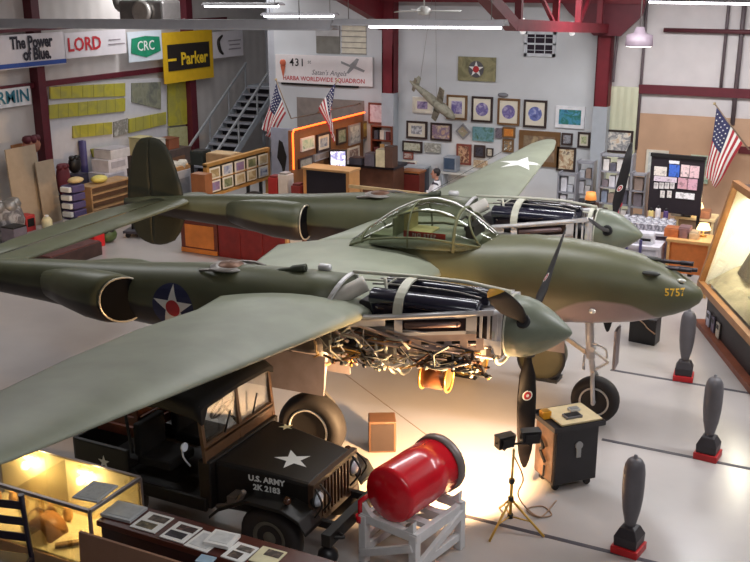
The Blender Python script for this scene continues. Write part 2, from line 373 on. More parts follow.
# ================================================================== THE FIGHTER
PR = thing('fighter_aircraft', 'large twin-boom olive drab fighter aircraft with open engine bays filling the hall', 'aircraft', (0, 0, 0), .0566)
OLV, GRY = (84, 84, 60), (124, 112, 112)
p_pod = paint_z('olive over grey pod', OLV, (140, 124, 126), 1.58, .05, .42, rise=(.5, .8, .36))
p_boom = paint_z('olive over painted shade', (80, 82, 60), (32, 24, 20), 1.86, .04, .45)  # near-black lower tone paints the shade under the booms into the colour
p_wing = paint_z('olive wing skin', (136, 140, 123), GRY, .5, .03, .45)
p_fin = mat('shade-deepened olive fin', (38, 37, 20), .6, var=.12, scale=3)  # olive deepened so the colour itself carries the shade on the fins
m_alu = mat('bare aluminium', (198, 196, 197), .42, .2, .1)
m_alud = mat('dull aluminium', (150, 146, 142), .45, .5, .14)
m_prim = mat('pale primer frame', (190, 188, 172), .5, var=.1)
m_blk = mat('satin black', (22, 21, 23), .4)
m_eng = mat('blue black enamel', (24, 24, 42), .22, var=.2, coat=.4)
m_steel = mat('grey steel tube', (138, 132, 128), .35, .7)
m_brass = mat('brass fitting', (176, 134, 70), .35, .7)
m_cop = mat('brown exhaust steel', (104, 74, 58), .45, .5, .25)
m_wht = mat('white paint', (226, 226, 222), .5, var=.04)
m_navy = mat('insignia blue', (34, 38, 74), .5)
m_sred = mat('insignia red', (176, 42, 46), .5)
m_tyre = mat('black tyre rubber', (36, 31, 30), .7, var=.15)
m_yel = mat('yellow paint', (212, 164, 48), .5)
m_blade = mat('black propeller blade', (22, 18, 20), .6, var=.25, spec=.2)
# ---- pod
PODS = [(1.665, .03, 2.05, 1.99), (1.63, .09, 2.11, 1.92), (1.52, .18, 2.19, 1.83), (1.34, .27, 2.29, 1.74), (1.12, .34, 2.39, 1.66), (.8, .42, 2.5, 1.57), (.37, .48, 2.57, 1.50), (-.1, .53, 2.61, 1.45), (-.6, .55, 2.61, 1.42), (-1.16, .56, 2.55, 1.42), (-2., .56, 2.46, 1.46), (-2.8, .53, 2.38, 1.52), (-3.15, .50, 2.27, 1.58), (-3.5, .44, 2.12, 1.62), (-3.9, .36, 1.99, 1.7), (-4.3, .24, 1.88, 1.74), (-4.6, .06, 1.82, 1.79)]
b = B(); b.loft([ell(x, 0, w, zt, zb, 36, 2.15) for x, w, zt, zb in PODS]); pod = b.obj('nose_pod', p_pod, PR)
# cockpit opening: dark well let into the top of the pod
b = B(); b.loft([ell(x, 0, w, zt, 2.3, 24, 2.6) for x, w, zt in ((-1.3, .34, 2.545), (-1.6, .42, 2.56), (-2.3, .43, 2.5), (-2.8, .4, 2.42), (-2.95, .3, 2.36))])
well = b.obj('cockpit_well', mat('grey green cockpit', (104, 108, 92), .6), PR)
# seat, panel, gunsight, armour plate
b = B(); b.box((-2.42, 0, 2.6), (.08, .4, .42)).box((-2.25, 0, 2.5), (.4, .42, .1)); b.obj('pilot_seat', mat('olive seat', (150, 142, 92), .6), PR, .02)
b = B(); b.box((-1.45, 0, 2.6), (.12, .5, .22)); b.tube(bent([(-1.5, .05, 2.6), (-1.55, .05, 2.72), (-1.65, .16, 2.74), (-1.65, -.1, 2.74)]), .018); b.ball((-1.5, -.15, 2.66), .07); b.obj('instrument_panel', m_blk, PR, .01)
b = B(); b.box((-2.58, 0, 2.56), (.03, .56, .34)); b.box((-2.8, .0, 2.4), (.36, .4, .1)); b.obj('armour_plate', mat('green armour', (118, 124, 96), .5), PR, .01)
b = B(); b.box((-2.05, -.435, 2.56), (.62, .012, .1)); st = b.obj('warning_strip', mat('red warning strip', (150, 44, 32), .5), PR)
lettering('warning_text', 'NO STEP', .075, (-2.05, -.445, 2.56), (1, 0, 0), (0, 0, 1), m_wht, st, spacing=1.25)
# ---- canopy
CAN = [(-1.12, .12, 2.57), (-1.3, .28, 2.70), (-1.5, .36, 2.83), (-1.75, .40, 2.96), (-2.05, .42, 3.01), (-2.35, .42, 2.94), (-2.65, .41, 2.79), (-2.95, .38, 2.58), (-3.2, .32, 2.38), (-3.36, .2, 2.26)]
SILL = 2.44
def canp(x, t):
    for (x0, w0, z0), (x1, w1, z1) in zip(CAN, CAN[1:]):
        if x1 <= x <= x0:
            k = (x-x0)/(x1-x0); w, z = w0+(w1-w0)*k, z0+(z1-z0)*k; break
    c, s_ = cos(t), sin(t); base = min(SILL, z-.03)-.08
    return V((x, w*1.2*math.copysign(abs(c)**.75, c), base+(z-base)*abs(s_)**.85))
b = B(); b.loft([[canp(x, PI*k/16) for k in range(17)] for x, w, z in CAN], closed=False, cap=False)
canopy = b.obj('canopy', glass_mat('canopy perspex', (232, 236, 226), .05, .1), PR)
fr = mat('olive canopy frame', (92, 94, 70), .7, spec=.2); frw = mat('white-lit canopy ridge', (205, 205, 198), .25, .6)  # pale ridge metal paints a white-lit line along the canopy top
def hoop(x, w=.03, m=fr, x2=None):
    b = B(); x2 = x2 if x2 is not None else x
    b.tube([canp(x+(x2-x)*abs(sin(PI*k/20)), PI*k/20)*1.0+V((0, 0, .004)) for k in range(21)], w, 6); return b.obj('canopy_frame', m, canopy)
hoop(-1.62, .024); hoop(-2.28, .013); hoop(-3.0, .014); hoop(-1.2, .016, fr, -1.5)
for s in (-1, 1):
    b = B(); b.tube([canp(x, PI/2-s*1.35) for x in (-1.13, -1.3, -1.5, -1.8, -2.1, -2.5, -2.9, -3.2, -3.34)], .018, 6); b.obj('canopy_frame', fr, canopy)
    b = B(); b.tube([canp(x, PI/2-s*.6) for x in (-1.62, -1.9, -2.2, -2.5)], .018, 6); b.obj('canopy_frame', fr, canopy)
b = B(); b.tube([canp(-1.13-2.22*k/30, PI/2)+V((0, 0, .005)) for k in range(31)], .017, 6); b.obj('canopy_ridge', frw, canopy)
# ---- wings
def wxle(y): return -1.86-.059*(abs(y)-2.44)
def wxte(y): return -4.2+.172*(abs(y)-2.44)
def wzc(y): return 2.08+.108*max(0, abs(y)-2.0)
def airfoil(le, te, zc, tc, y, n=13):
    ch = le-te; up, lo = [], []
    for i in range(n):
        s_ = .5*(1-cos(PI*i/(n-1))); yt = 5*tc*(.2969*math.sqrt(s_)-.126*s_-.3516*s_**2+.2843*s_**3-.1036*s_**4)*ch
        cam_ = .02*4*s_*(1-s_)*ch; up.append(V((le-s_*ch, y, zc+cam_+yt))); lo.append(V((le-s_*ch, y, zc+cam_-yt)))
    return up+lo[1:-1][::-1]
def wing(s):
    ys = [0, 1.2, 2.44, 3.6, 4.8, 6.0, 7.0, 7.5]; e = .75 if s < 0 else 0
    zc = (lambda y: wzc(y)-.02) if s < 0 else (lambda y: 2.05+.094*max(0, abs(y)-2.0))
    te = (lambda y: wxte(y)+max(0, .35-.17*abs(y-3.2)) if y > 1.5 else wxte(y)) if s < 0 else (lambda y: -3.82+.2*(abs(y)-2.44))
    if s < 0: ys += [8.2]
    R = [airfoil(wxle(y), te(y), zc(y), (.14-.004*y) if s < 0 else .135-.004*y, s*y) for y in ys]
    for y, k in ((7.8, .95), (8.05, .82), (8.22, .62), (8.3, .35)):
        y += e; c = (wxle(y)+te(y))/2-.02; h = (wxle(y)-te(y))/2*k; R.append(airfoil(c+h, c-h, zc(y), .107*min(1, k+.1), s*y))
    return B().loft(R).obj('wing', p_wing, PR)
wR, wL = wing(-1), wing(1)
# flap and aileron gaps: thin dark seams on the upper skin
for s, w in ((1, wL),):
    b = B(); b.tube([(wxte(y)+.62-.02*y, s*y, wzc(y)+.058-.003*y) for y in (3.2, 4.4, 5.6, 6.9)], .006, 4); b.obj('aileron_seam', mat('dark seam', (60, 62, 54), .7), w)
# far wing insignia (white star seen near the tip)
def insig(name, o, eu, ev, tg, r, par, red=True, a0=PI/2):
    L = [('poly', disc(r, 36), 0), ('poly', star(r*.98, a0=a0), 1)]+([('poly', disc(r*.34, 24), 2)] if red else [])
    return drape(name, L, o, eu, ev, tg, [m_navy, m_wht, m_sred], par)
pw = at(521, 155, z=2.66); c_, s_ = cos(-.0566), sin(-.0566); pwl = V((c_*pw.x-s_*pw.y, s_*pw.x+c_*pw.y, 0))
drape('wing_star', [('poly', star(.5, a0=.3), 0)], (pwl.x, pwl.y, 3), (1, 0, 0), (0, 1, 0), wL, [m_wht], wL)
# ---- booms
BOOM = [(-2.45, .44, 2.51, 1.47), (-2.75, .43, 2.51, 1.44), (-3.4, .41, 2.49, 1.45), (-4.4, .37, 2.43, 1.47), (-5.2, .33, 2.34, 1.49), (-6.1, .29, 2.26, 1.52), (-7., .25, 2.19, 1.58), (-8., .2, 2.09, 1.62), (-8.8, .14, 2.01, 1.66), (-9.35, .04, 1.92, 1.78)]
def boom(s):
    y = s*2.44
    R_ = [ell(x, y, w, zt, zb, 32, 2.2) for x, w, zt, zb in BOOM]
    R_[0] = [V((p.x+(p.z-2)*.35, p.y, p.z)) for p in R_[0]]
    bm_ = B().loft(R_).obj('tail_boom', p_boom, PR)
    for q in (-1, 1):      # coolant radiator housings on both flanks
        b = B(); R = []; sh = 1.05
        def rr(x, w, h, o, k, zc_=1.9):
            e_ = ell(0, 0, w, zc_+h, zc_-h, 24, 2.1); return [V((x-(k if s < 0 else .05)*(p.y*q+w)*.9, y+q*o+p.y, p.z)) for p in e_]
        for x, w, h, o, k in ((-5.22, .24, .32, .36, sh), (-5.4, .26, .345, .35, .9), (-5.85, .26, .34, .3, .5), (-6.4, .21, .28, .22, .2), (-7.0, .08, .18, .14, 0)): R.append(rr(x, w, h, o, k))
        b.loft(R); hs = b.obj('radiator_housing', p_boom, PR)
        b = B(); b.loft([rr(-5.21, .215, .29, .36, sh), rr(-5.205, .215, .29, .36, sh)]); b.obj('radiator_core', mat('black radiator core', (10, 9, 12), .8, spec=.1), hs)
        b = B(); r = rr(-5.2, .23, .305, .36, sh); b.tube(r+[r[0]], .014, 6); b.obj('intake_lip', mat('bright intake lip', (196, 186, 168), .3, .5), hs)
    # turbo-supercharger sunk in the top
    b = B(); b.lathe([(0, .27), (.02, .27), (.025, .2), (.03, .2)], (-3.95, y, 2.425), (0, 0, 1), 28); tb = b.obj('turbocharger', m_alud, PR)
    b = B(); b.lathe([(0, .17), (.03, .15), (.05, .06), (.055, 0.01)], (-3.95, y, 2.45), (0, 0, 1), 20, False); b.obj('turbine_wheel', m_cop, tb)
    b = B(); b.tube(bent([(-3.5, y+.1, 2.46), (-3.7, y+.16, 2.475), (-3.9, y+.2, 2.45)]), .022); b.obj('exhaust_pipe', m_steel, tb); b = B(); b.tube(bent([(-4.3, y-.2, 2.39), (-4.1, y-.24, 2.43), (-3.8, y-.2, 2.43)]), .02); b.obj('exhaust_pipe', m_steel, tb)
    b = B(); b.tube(bent([(-3.35, y-.06, 2.45), (-3.1, y-.06, 2.5), (-2.86, y-.05, 2.55)]), [.02]*4+[.03]*4+[.05]*5, 12); b.lathe([(0, .052), (.02, .052), (.021, .035)], (-2.86, y-.05, 2.55), (1, 0, .15), 12, False)
    b.obj('air_scoop', mat('dark air scoop', (62, 66, 52), .5), PR)
    b = B(); b.lathe([(0, .02), (.02, .05), (.16, .05), (.18, .02)], (-2.75, y+.12, 2.53), (1, 0, 0), 12); b.obj('filler_cap', m_alu, PR)
    return bm_
bN, bF = boom(-1), boom(1)
insig('insignia', (-4.64, -2.6, 1.88), (1, 0, 0), (0, 0, 1), bN, .33, bN)
insig('insignia', (-4.86, 2.6, 1.9), (-1, 0, 0), (0, 0, 1), bF, .36, bF)
# ---- tail
FIN = [(3.14, -8.58, -8.72), (3.11, -8.44, -8.86), (3.02, -8.32, -8.98), (2.85, -8.22, -9.08), (2.6, -8.12, -9.17), (2.3, -8.03, -9.24), (1.95, -7.96, -9.28), (1.6, -7.99, -9.27), (1.35, -8.1, -9.2), (1.18, -8.24, -9.1), (1.1, -8.42, -8.95), (1.06, -8.58, -8.8)]
def lens(le, te, y, z, t, a, b_):
    up = []; lo = []
    for i in range(9):
        k = a+(b_-a)*i/8; h = t*2*math.sqrt(max(0, k*(1-k)))*(1-.35*k); up.append(V((le+(te-le)*k, y+h, z))); lo.append(V((le+(te-le)*k, y-h, z)))
    return up+lo[::-1]
for s in (-1, 1):
    y = s*2.44
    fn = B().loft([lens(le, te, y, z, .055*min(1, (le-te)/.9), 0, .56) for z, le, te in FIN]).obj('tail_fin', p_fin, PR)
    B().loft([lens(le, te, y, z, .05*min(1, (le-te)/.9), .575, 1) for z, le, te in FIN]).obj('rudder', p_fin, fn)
p_tail = paint_z('dark olive tail skin', (82, 84, 62), (60, 54, 50), .5, .03, .5)
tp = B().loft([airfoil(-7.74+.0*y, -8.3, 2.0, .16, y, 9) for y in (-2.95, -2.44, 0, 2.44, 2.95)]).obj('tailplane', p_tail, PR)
B().loft([airfoil(-8.32, te, 2.0, .08, y, 7) for y, te in ((-2.3, -8.6), (-1.2, -8.84), (0, -8.88), (1.2, -8.84), (2.3, -8.6))]).obj('elevator', p_tail, tp)
# ---- nose details
yn = B()
num = drape('nose_number', [('mesh', text_mesh('5757', .125, bold=.003, spacing=1.1), 0)], (1.48, -.6, 2.03), (1, .4, 0), (0, -.2, 1), pod, [m_yel], pod)
def gun(y, z, x0, x1, r):
    b = B(); b.tube([(x0, y, z), (x1-.14, y, z)], r, 10); b.tube([(x1-.16, y, z), (x1, y, z)], r*1.25, 10); return b.obj('gun_barrel', mat('gunmetal', (58, 52, 56), .4, .6), PR)
gun(.17, 2.39, .6, 1.5, .026); gun(-.02, 2.35, 1.0, 1.5, .022); gun(.1, 2.33, 1.0, 1.56, .022); gun(.26, 2.29, .7, 1.45, .022)
for (x, y, z, l) in ((1.02, -.27, 2.325, .15), (.98, .06, 2.435, .15)):
    B().ball((x, y, z), .1, 12, (l/.1/1.2, .6, .32)).obj('gun_trough', mat('dark gun trough', (38, 38, 34), .6), PR)
B().ball((1.40, -.15, 2.24), .04, 10, (1.5, .7, .7)).obj('nose_glint', mat('painted glint', (235, 235, 225), .1, .3), PR)  # small bright ball that paints a white glint on the nose
B().ball((.34, -.47, 1.78), .05, 10, (1, .6, .8)).obj('identification_light', mat('silver cap', (240, 238, 230), .1, .5), PR)
# ---- undercarriage
def wheel(x, y, r, w, rim, par, side=-1):
    k = w/2; prof = [(-k*.75, r*.6), (-k, r*.72), (-k*.95, r*.88), (-k*.6, r*.97), (0, r), (k*.6, r*.97), (k*.95, r*.88), (k, r*.72), (k*.75, r*.6)]
    ty = B().lathe(prof, (x, y, r), (0, 1, 0), 32).obj('tyre', m_tyre, par)
    b = B(); b.lathe([(-k*.8, r*.57), (-k*.86, r*.6), (-k*.8, r*.5), (-k*.5, r*.46), (-k*.4, .06), (-k*1.0, .05), (-k*1.0, .0)] if side > 0 else [(k*.8, r*.6), (k*.4, .06)], (x, y, r), (0, 1, 0), 32, False)
    b.lathe([(k*.8, r*.57), (k*.86, r*.6), (k*.8, r*.5), (k*.5, r*.46), (k*.4, .06), (k*.9, .05), (k*.9, .0)], (x, y, r), (0, 1, 0), 32, False)
    b.obj('wheel_disc', m_navy if r < .4 else mat('dark wheel disc', (52, 42, 40), .4, .3), ty)
    b = B()
    for q in (-1, 1): b.tube([(x+r*.58*cos(t*PI/16), y+q*k*.84, r+r*.58*sin(t*PI/16)) for t in range(33)], .014, 6, False)
    b.obj('wheel_rim', mat('white rim', (214, 208, 200), .4), ty)
    return ty
ng = B(); ng.tube([(.2, 0, 1.7), (.27, 0, .95)], .06, 12); ng.tube([(.27, 0, 1.0), (.32, 0, .74)], .042, 12)
ng.tube(bent([(.32, 0, .74), (.34, -.14, .66), (.37, -.15, .34)]), .032); ng.tube(bent([(.32, 0, .74), (.34, .14, .66), (.37, .15, .34)]), .032); ng.tube([(.37, -.17, .34), (.37, .17, .34)], .03)
NG = ng.obj('nose_strut', m_alu, PR)
b = B(); b.bar((.3, 0, 1.06), (.52, 0, .92), .05, .03); b.bar((.52, 0, .92), (.33, 0, .78), .05, .03); b.tube([(.3, -.1, 1.1), (.3, .1, 1.1)], .035); b.tube([(.2, -.1, 1.02), (.2, -.1, .8)], .02); b.tube(bent([(.3, -.08, 1.2), (.48, -.1, 1.14), (.5, -.06, 1.0)]), .014); b.obj('torque_link', m_alu, NG)
b = B(); b.bar((.27, 0, .98), (-.6, 0, 1.5), .06, .05); b.obj('drag_brace', m_steel, NG)
wheel(.37, 0, .34, .24, .2, PR)
b = B(); b.box((-.5, -.36, 1.3), (.95, .022, .42), Euler((.12, 0, 0)).to_matrix()); b.obj('gear_door', mat('grey door skin', (138, 126, 128), .5), PR)
b = B(); b.box((.62, -.05, 1.17), (.035, .3, .56)); b.obj('gear_door', mat('grey door skin', (138, 126, 128), .5), PR)
for s in (-1, 1):
    y = s*2.44
    b = B(); b.tube([(-2.62, y, 1.75), (-2.72, y, .85)], .075, 12); b.tube([(-2.72, y, .9), (-2.75, y, .46)], .055, 12); b.tube([(-2.75, y-.06, .46), (-2.75, y+.16, .46)], .045); mg = b.obj('main_strut', m_alu, PR)
    b = B(); b.bar((-2.7, y, .95), (-3.4, y, 1.6), .08, .06); b.obj('drag_brace', m_steel, mg)
    b = B(); b.bar((-2.66, y, .92), (-2.5, y, .76), .05, .03); b.bar((-2.5, y, .76), (-2.7, y, .58), .05, .03); b.obj('torque_link', m_steel, mg)
    wheel(-2.75, y-s*.0-.14, .46, .3, .27, PR)
    for q in (-1, 1):
        b = B(); b.box((-3.0, y+q*.36, 1.28), (1.1, .022, .5), Euler((q*.12, 0, 0)).to_matrix()); b.obj('gear_door', mat('grey door skin', (138, 126, 128), .5), PR)
# ---- propellers
def blade(y, ang, pitch, decal):
    d = V((0, sin(ang), cos(ang))); ch0 = V((1, 0, 0)); tn = d.cross(ch0).normalized(); rings = []
    for r, w, t, tw in ((.2, .07, .07, 0), (.34, .075, .07, 0), (.44, .1, .05, .2), (.6, .19, .036, .6), (.85, .24, .028, .85), (1.1, .25, .022, .93), (1.35, .235, .018, .97), (1.6, .19, .014, 1), (1.74, .12, .01, 1), (1.82, .05, .006, 1), (1.83, .01, .003, 1)):
        a = pitch*tw+(PI/2-.2)*(1-tw)*0; c = ch0*cos(a)+tn*sin(a); nn = d.cross(c)
        rings.append([V((0, y, 2.15))+d*r+c*cos(k*PI/6)*w/2+nn*sin(k*PI/6)*t/2 for k in range(12)])
    b = B(); b.loft(rings[:8]); b.use(1); b.loft(rings[7:]); b.use(0)
    if decal:
        a = pitch*.88; c = ch0*cos(a)+tn*sin(a); nn = d.cross(c).normalized()
        if nn.y > 0: nn = -nn
        e = nn.cross(-d).normalized()
        for i, (rr, mi) in enumerate(((.065, 2), (.05, 3), (.02, 2))):
            b.use(mi); o = V((0, y, 2.15))+d*.86+nn*(.016+.002*i); b.add([o+e*x+d*q for x, q in disc(rr, 20)], [tuple(range(20))])
    return b
def propeller(s, angs):
    y = s*2.44
    b = B(); b.lathe([(-.2, .35), (-.19, .362), (-.05, .352), (.08, .315), (.2, .255), (.32, .175), (.42, .095), (.48, .04), (.5, .004)], (0, y, 2.15), (1, 0, 0), 36)
    sp = b.obj('propeller', mat('olive spinner', (112, 118, 102), .38, var=.08), PR)
    b = B(); b.lathe([(-.215, .3), (-.213, .367), (-.195, .37), (-.19, .355)], (0, y, 2.15), (1, 0, 0), 36, False); b.obj('spinner_back_ring', m_prim, sp)
    for i, a in enumerate(angs):
        bl = blade(y, rad(a), (.5 if a > 200 else -.8 if a > 100 else -1.1) if s < 0 else -.75, a < 200).obj('blade', [m_blade, m_yel if s < 0 and a > 200 else m_blade, m_wht, m_sred], sp)
        d = V((0, sin(rad(a)), cos(rad(a)))); B().lathe([(.2, .075), (.345, .085), (.352, .07)], (0, y, 2.15), d, 14).obj('blade_cuff', m_blk, sp)
propeller(-1, (64, 177, 300)); propeller(1, (48, 168, 288))
# ---- engine bays
def engine_bay(s, seed, npipe):
    rng = random.Random(seed); y0 = s*2.44; zc = 2.1
    P = lambda x, y, z: V((x, y0+y, z))
    b = B(); b.box(P(-1.15, 0, 1.95), (1.75, .34, .36)); b.lathe([(0, .2), (.2, .24), (.42, .17), (.5, .12)], P(-.6, 0, 2.12), (1, 0, 0), 20); b.box(P(-1.9, 0, 2.05), (.3, .42, .45))
    E = b.obj('engine', mat('dark crankcase', (52, 48, 52), .4, .4, .2), PR, .02)
    for q in (-1, 1):     # cylinder banks with rocker covers
        R = Euler((-q*.45, 0, 0)).to_matrix(); b = B(); b.box(P(-1.18, q*.2, 2.26), (1.36, .2, .3), R)
        bk = b.obj('cylinder_bank', m_eng, E, .03)
        b = B(); R2 = []
        for x in (-1.86, -1.84, -.54, -.52):
            k = .8 if x in (-1.86, -.52) else 1; c = P(x, q*.265, 2.385); R2.append([c+R @ V((0, .115*k*cos(t*PI/8), .085*k*sin(t*PI/8))) for t in range(16)])
        b.loft(R2); b.obj('rocker_cover', m_eng, E)
        b = B(); b.tube(bent([P(-1.9, q*.12, 2.48), P(-1.5, q*.13, 2.51), P(-.9, q*.13, 2.51), P(-.55, q*.1, 2.46)]), .012); b.obj('ignition_conduit', m_steel, E)
        # side longeron, slotted shroud and lower panel, all rising a little towards the nose
        Z = lambda x: 2.30+.17*(x+.95)
        def sl(b, x0, x1, z0, z1, y=.415, t=.012):
            b.add([P(x, q*yy, z+Z(x)-2.30) for yy in (y-t/2, y+t/2) for x, z in ((x0, z0), (x1, z0), (x1, z1), (x0, z1))], [(0, 1, 2, 3), (4, 5, 6, 7), (0, 1, 5, 4), (1, 2, 6, 5), (2, 3, 7, 6), (3, 0, 4, 7)]); return b
        b = B(); b.tube([P(-2.2, q*.43, Z(-2.2)), P(-1.35, q*.435, Z(-1.35)), P(-.6, q*.41, Z(-.6)), P(-.22, q*.36, Z(-.25))], .03, 8)
        for x0, x1, z0, z1 in ((-2.2, -.3, 2.27, 2.335), (-1.5, -.5, 2.255, 2.31), (-1.5, -.5, 2.06, 2.10), (-1.5, -1.4, 2.06, 2.31), (-.62, -.5, 2.06, 2.31), (-2.15, -1.62, 2.19, 2.3)): sl(b, x0, x1, z0, z1)
        b.obj('side_longeron', m_alu, E)
        sl(B(), -1.45, -.58, 2.07, 2.29, .37, .02).obj('exhaust_shroud', mat('dark shroud', (66, 50, 50), .5, .4, .3), E)
        b = B(); b.tube([P(-1.36, q*.415, 2.18-.065), P(-.72, q*.415, 2.18+.04)], .035, 10); b.ball(P(-.72, q*.415, 2.22), .036); b.obj('shroud_tube', mat('rose brown tube', (112, 92, 92), .4, .4), E)
        b = B()
        for x in (-.46, -.37, -.28): b.span(P(x-.014, q*.37-.01, 2.04), P(x+.014, q*.37+.012, 2.4))
        b.span(P(-.5, q*.37-.012, 2.0), P(-.22, q*.37+.01, 2.07)); b.span(P(-.33, q*.355-.01, 1.9), P(-.22, q*.355+.01, 2.42)); b.obj('front_rib', m_alu, E)
        b = B(); sl(b, -1.45, -.5, 1.98, 2.06, .41); sl(b, -1.45, -.4, 1.86, 1.9, .4)
        for k in range(6): sl(b, -1.45+.19*k, -1.36+.19*k, 1.88, 2.0, .405)
        b.obj('lower_panel', mat('pinkish frame panel', (168, 150, 144), .4, .4), E)
        b = B(); b.tube([P(-2.55, q*.36, 1.9), P(-1.5, q*.4, 1.84), P(-.3, q*.33, 1.98)], .024); b.tube([P(-2.6, q*.33, 2.05), P(-1.9, q*.41, 2.02), P(-1.1, q*.4, 1.86), P(-.3, q*.33, 1.84)], .02); b.tube([P(-2.5, q*.34, 1.9), P(-2.0, q*.36, 1.5)], .018); b.tube([P(-2.2, q*.38, 2.1), P(-1.75, q*.36, 1.55)], .016); b.tube([P(-2.5, q*.36, 2.06), P(-2.1, q*.4, 1.8)], .02); b.tube([P(-1.75, q*.4, 1.7), P(-.45, q*.36, 1.78)], .014); b.tube([P(-1.6, q*.42, 2.02), P(-.9, q*.4, 1.93), P(-.5, q*.36, 2.0)], .016)
        b.obj('mount_tube', mat('pinkish mount tube', (176, 158, 150), .35, .5), E)
    # hoops
    def arch(x, w, r, z0, m, lean=0., nm='frame_hoop', z1=None):
        z1 = z1 or zc+.46; R = []
        for k in range(17):
            t = PI*k/16; R.append((x-lean*sin(t), r*cos(t), z0+(z1-z0)*sin(t)**.8))
        b = B(); vs = []
        b.loft([[P(px-w/2, py, pz), P(px+w/2, py, pz), P(px+w/2, py*.93, pz-.025), P(px-w/2, py*.93, pz-.025)] for px, py, pz in R], True, False); return b.obj(nm, m, E)
    arch(-1.46, .11, .44, 2.2, m_prim, 0, z1=2.56); arch(-2.42, .05, .44, 2.1, m_alu, -.16, z1=2.53); arch(-.3, .06, .37, 2.1, m_prim, z1=2.51)
    b = B(); b.tube([P(-2.26, .1, 2.53), P(-1.42, .1, 2.565), P(-.8, .1, 2.57), P(-.25, .08, 2.52)], .024, 6); b.obj('top_stringer', m_prim, E)
    b = B(); b.tube([P(-2.28, .36, 2.36), P(-1.42, .37, 2.4), P(-.8, .34, 2.38), P(-.3, .28, 2.36)], .016, 6); b.obj('side_stringer', m_prim, E)
    for x, m, d in ((-2.56, mat('frame painted warm-lit', (198, 172, 128), .4, .4), .6), (-1.62, m_prim, .55), (-1.5, m_prim, .55), (-.27, m_prim, .19)):      # lower frames; the rearmost has warm lamp light painted into its colour
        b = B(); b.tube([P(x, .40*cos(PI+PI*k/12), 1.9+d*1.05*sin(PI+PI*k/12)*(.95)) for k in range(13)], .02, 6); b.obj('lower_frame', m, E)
    # ducting and accessories
    b = B(); b.tube(bent([P(-2.42, -.3, 2.16), P(-2.25, -.2, 2.32), P(-2.02, -.05, 2.45)]), .1, 14); b.obj('intake_duct', mat('white glass cloth duct', (190, 184, 176), .6), E)
    b = B(); b.tube(bent([P(-1.75, -.1, 2.56), P(-1.7, -.2, 2.4), P(-1.78, -.3, 2.25)]), .02); b.tube(bent([P(-1.62, -.06, 2.56), P(-1.72, -.16, 2.47), P(-1.66, -.24, 2.36)]), .012); b.obj('fuel_line', m_prim, E)
    for x, yy, z, r, l, m in ((-1.22, -.16, 1.43, .15, .32, mat('brown oil tank', (120, 72, 44), .35, .3)), (-.8, .1, 1.62, .16, .24, mat('olive oil cooler', (92, 78, 44), .4, .4))):
        b = B(); b.lathe([(0, r*.8), (.02, r), (l-.02, r), (l, r*.8)], P(x, yy, z), (1, 0, 0), 24); tk = b.obj('oil_tank' if x < -1 else 'oil_cooler', m, E)
        for h in (0, l): B().tube([P(x+h, yy+(r+.01)*cos(t*PI/12), z+(r+.01)*sin(t*PI/12)) for t in range(25)], .016, 6, False).obj('tank_band', m_brass, E)
    b = B(); b.box(P(-2.2, -.05, 1.78), (.5, .5, .3)); b.ball(P(-2.1, -.28, 1.8), .09); b.lathe([(0, .1), (.14, .1)], P(-1.9, -.2, 1.62), (0, -1, 0), 16); b.obj('accessory_case', m_blk, E, .02)
    b = B(); b.box(P(-1.1, -.02, 1.78), (.9, .5, .2)); b.box(P(-2.02, 0, 1.8), (.98, .62, .46)); b.box(P(-.95, 0, 1.84), (1.0, .6, .2)); b.obj('sump_and_backing', m_alud, E, .03)  # two larger boxes added as backing so the bay reads dark behind the pipes
    for k in range(npipe):
        x = rng.uniform(-2.5, -.45); z = rng.uniform(1.56, 2.04) if x < -1.45 else rng.uniform(1.66, 1.95); yy = -rng.uniform(.33, .42)
        pts = [P(x, yy, z)]; ds = [V((1, 0, 0)), V((0, 0, -1)), V((.7, 0, -.7)), V((-.8, 0, -.5)), V((.9, 0, .25))]
        for i in range(2+(rng.random() < .5)):
            d = (rng.choice(ds)+V((rng.uniform(-.15, .15), rng.uniform(-.25, .1), rng.uniform(-.15, .15)))).normalized(); q = pts[-1]+d*rng.uniform(.08, .3)
            q.x = min(max(q.x, -2.56), -.35); q.y = min(max(q.y, y0-.42), y0+.42); q.z = min(max(q.z, 1.54 if q.x < -1.4 else 1.64), 2.06); pts.append(q)
        b = B(); b.tube(pts, rng.choice((.007, .009, .012, .016)), 6)
        if rng.random() < .5: b.lathe([(0, .022), (.04, .022)], pts[-1], d, 8)
        b.obj('pipe', rng.choice((m_steel, m_prim, m_brass, m_cop, m_prim, m_blk, m_alu)), E)
engine_bay(-1, 4, 99); engine_bay(1, 9, 0)

for nm, lab, u, v, z, r_, c in (('olive_drum', 'dark olive drum standing under the belly behind near propeller', 541, 357, .40, .36, (62, 58, 38)), ('round_tank', 'small olive round tank with dark rim under the belly between the engines', 464, 360, .30, .26, (110, 92, 52))):
    p = at(u, v, z=z); t = thing(nm, lab, 'drum', (p.x, p.y, 0)); d_ = V((.1, -.98, 0)).normalized(); c0 = V((0, 0, r_+.02))
    B().lathe([(-.35, r_*.9), (-.3, r_), (-.02, r_), (0, r_*.94), (.01, r_*.7), (.0, 0)], c0, d_, 32).obj('drum_body', mat(nm+' paint', c, .45), t); b = B(); b.lathe([(-.03, r_), (-.03, r_+.018), (.01, r_+.018), (.01, r_*.93)], c0, d_, 32, False); b.obj('rim', m_blk, t)
    b = B(); b.box((0, .15, .03), (r_*1.5, .3, .06)); b.obj('chock', m_blk, t)
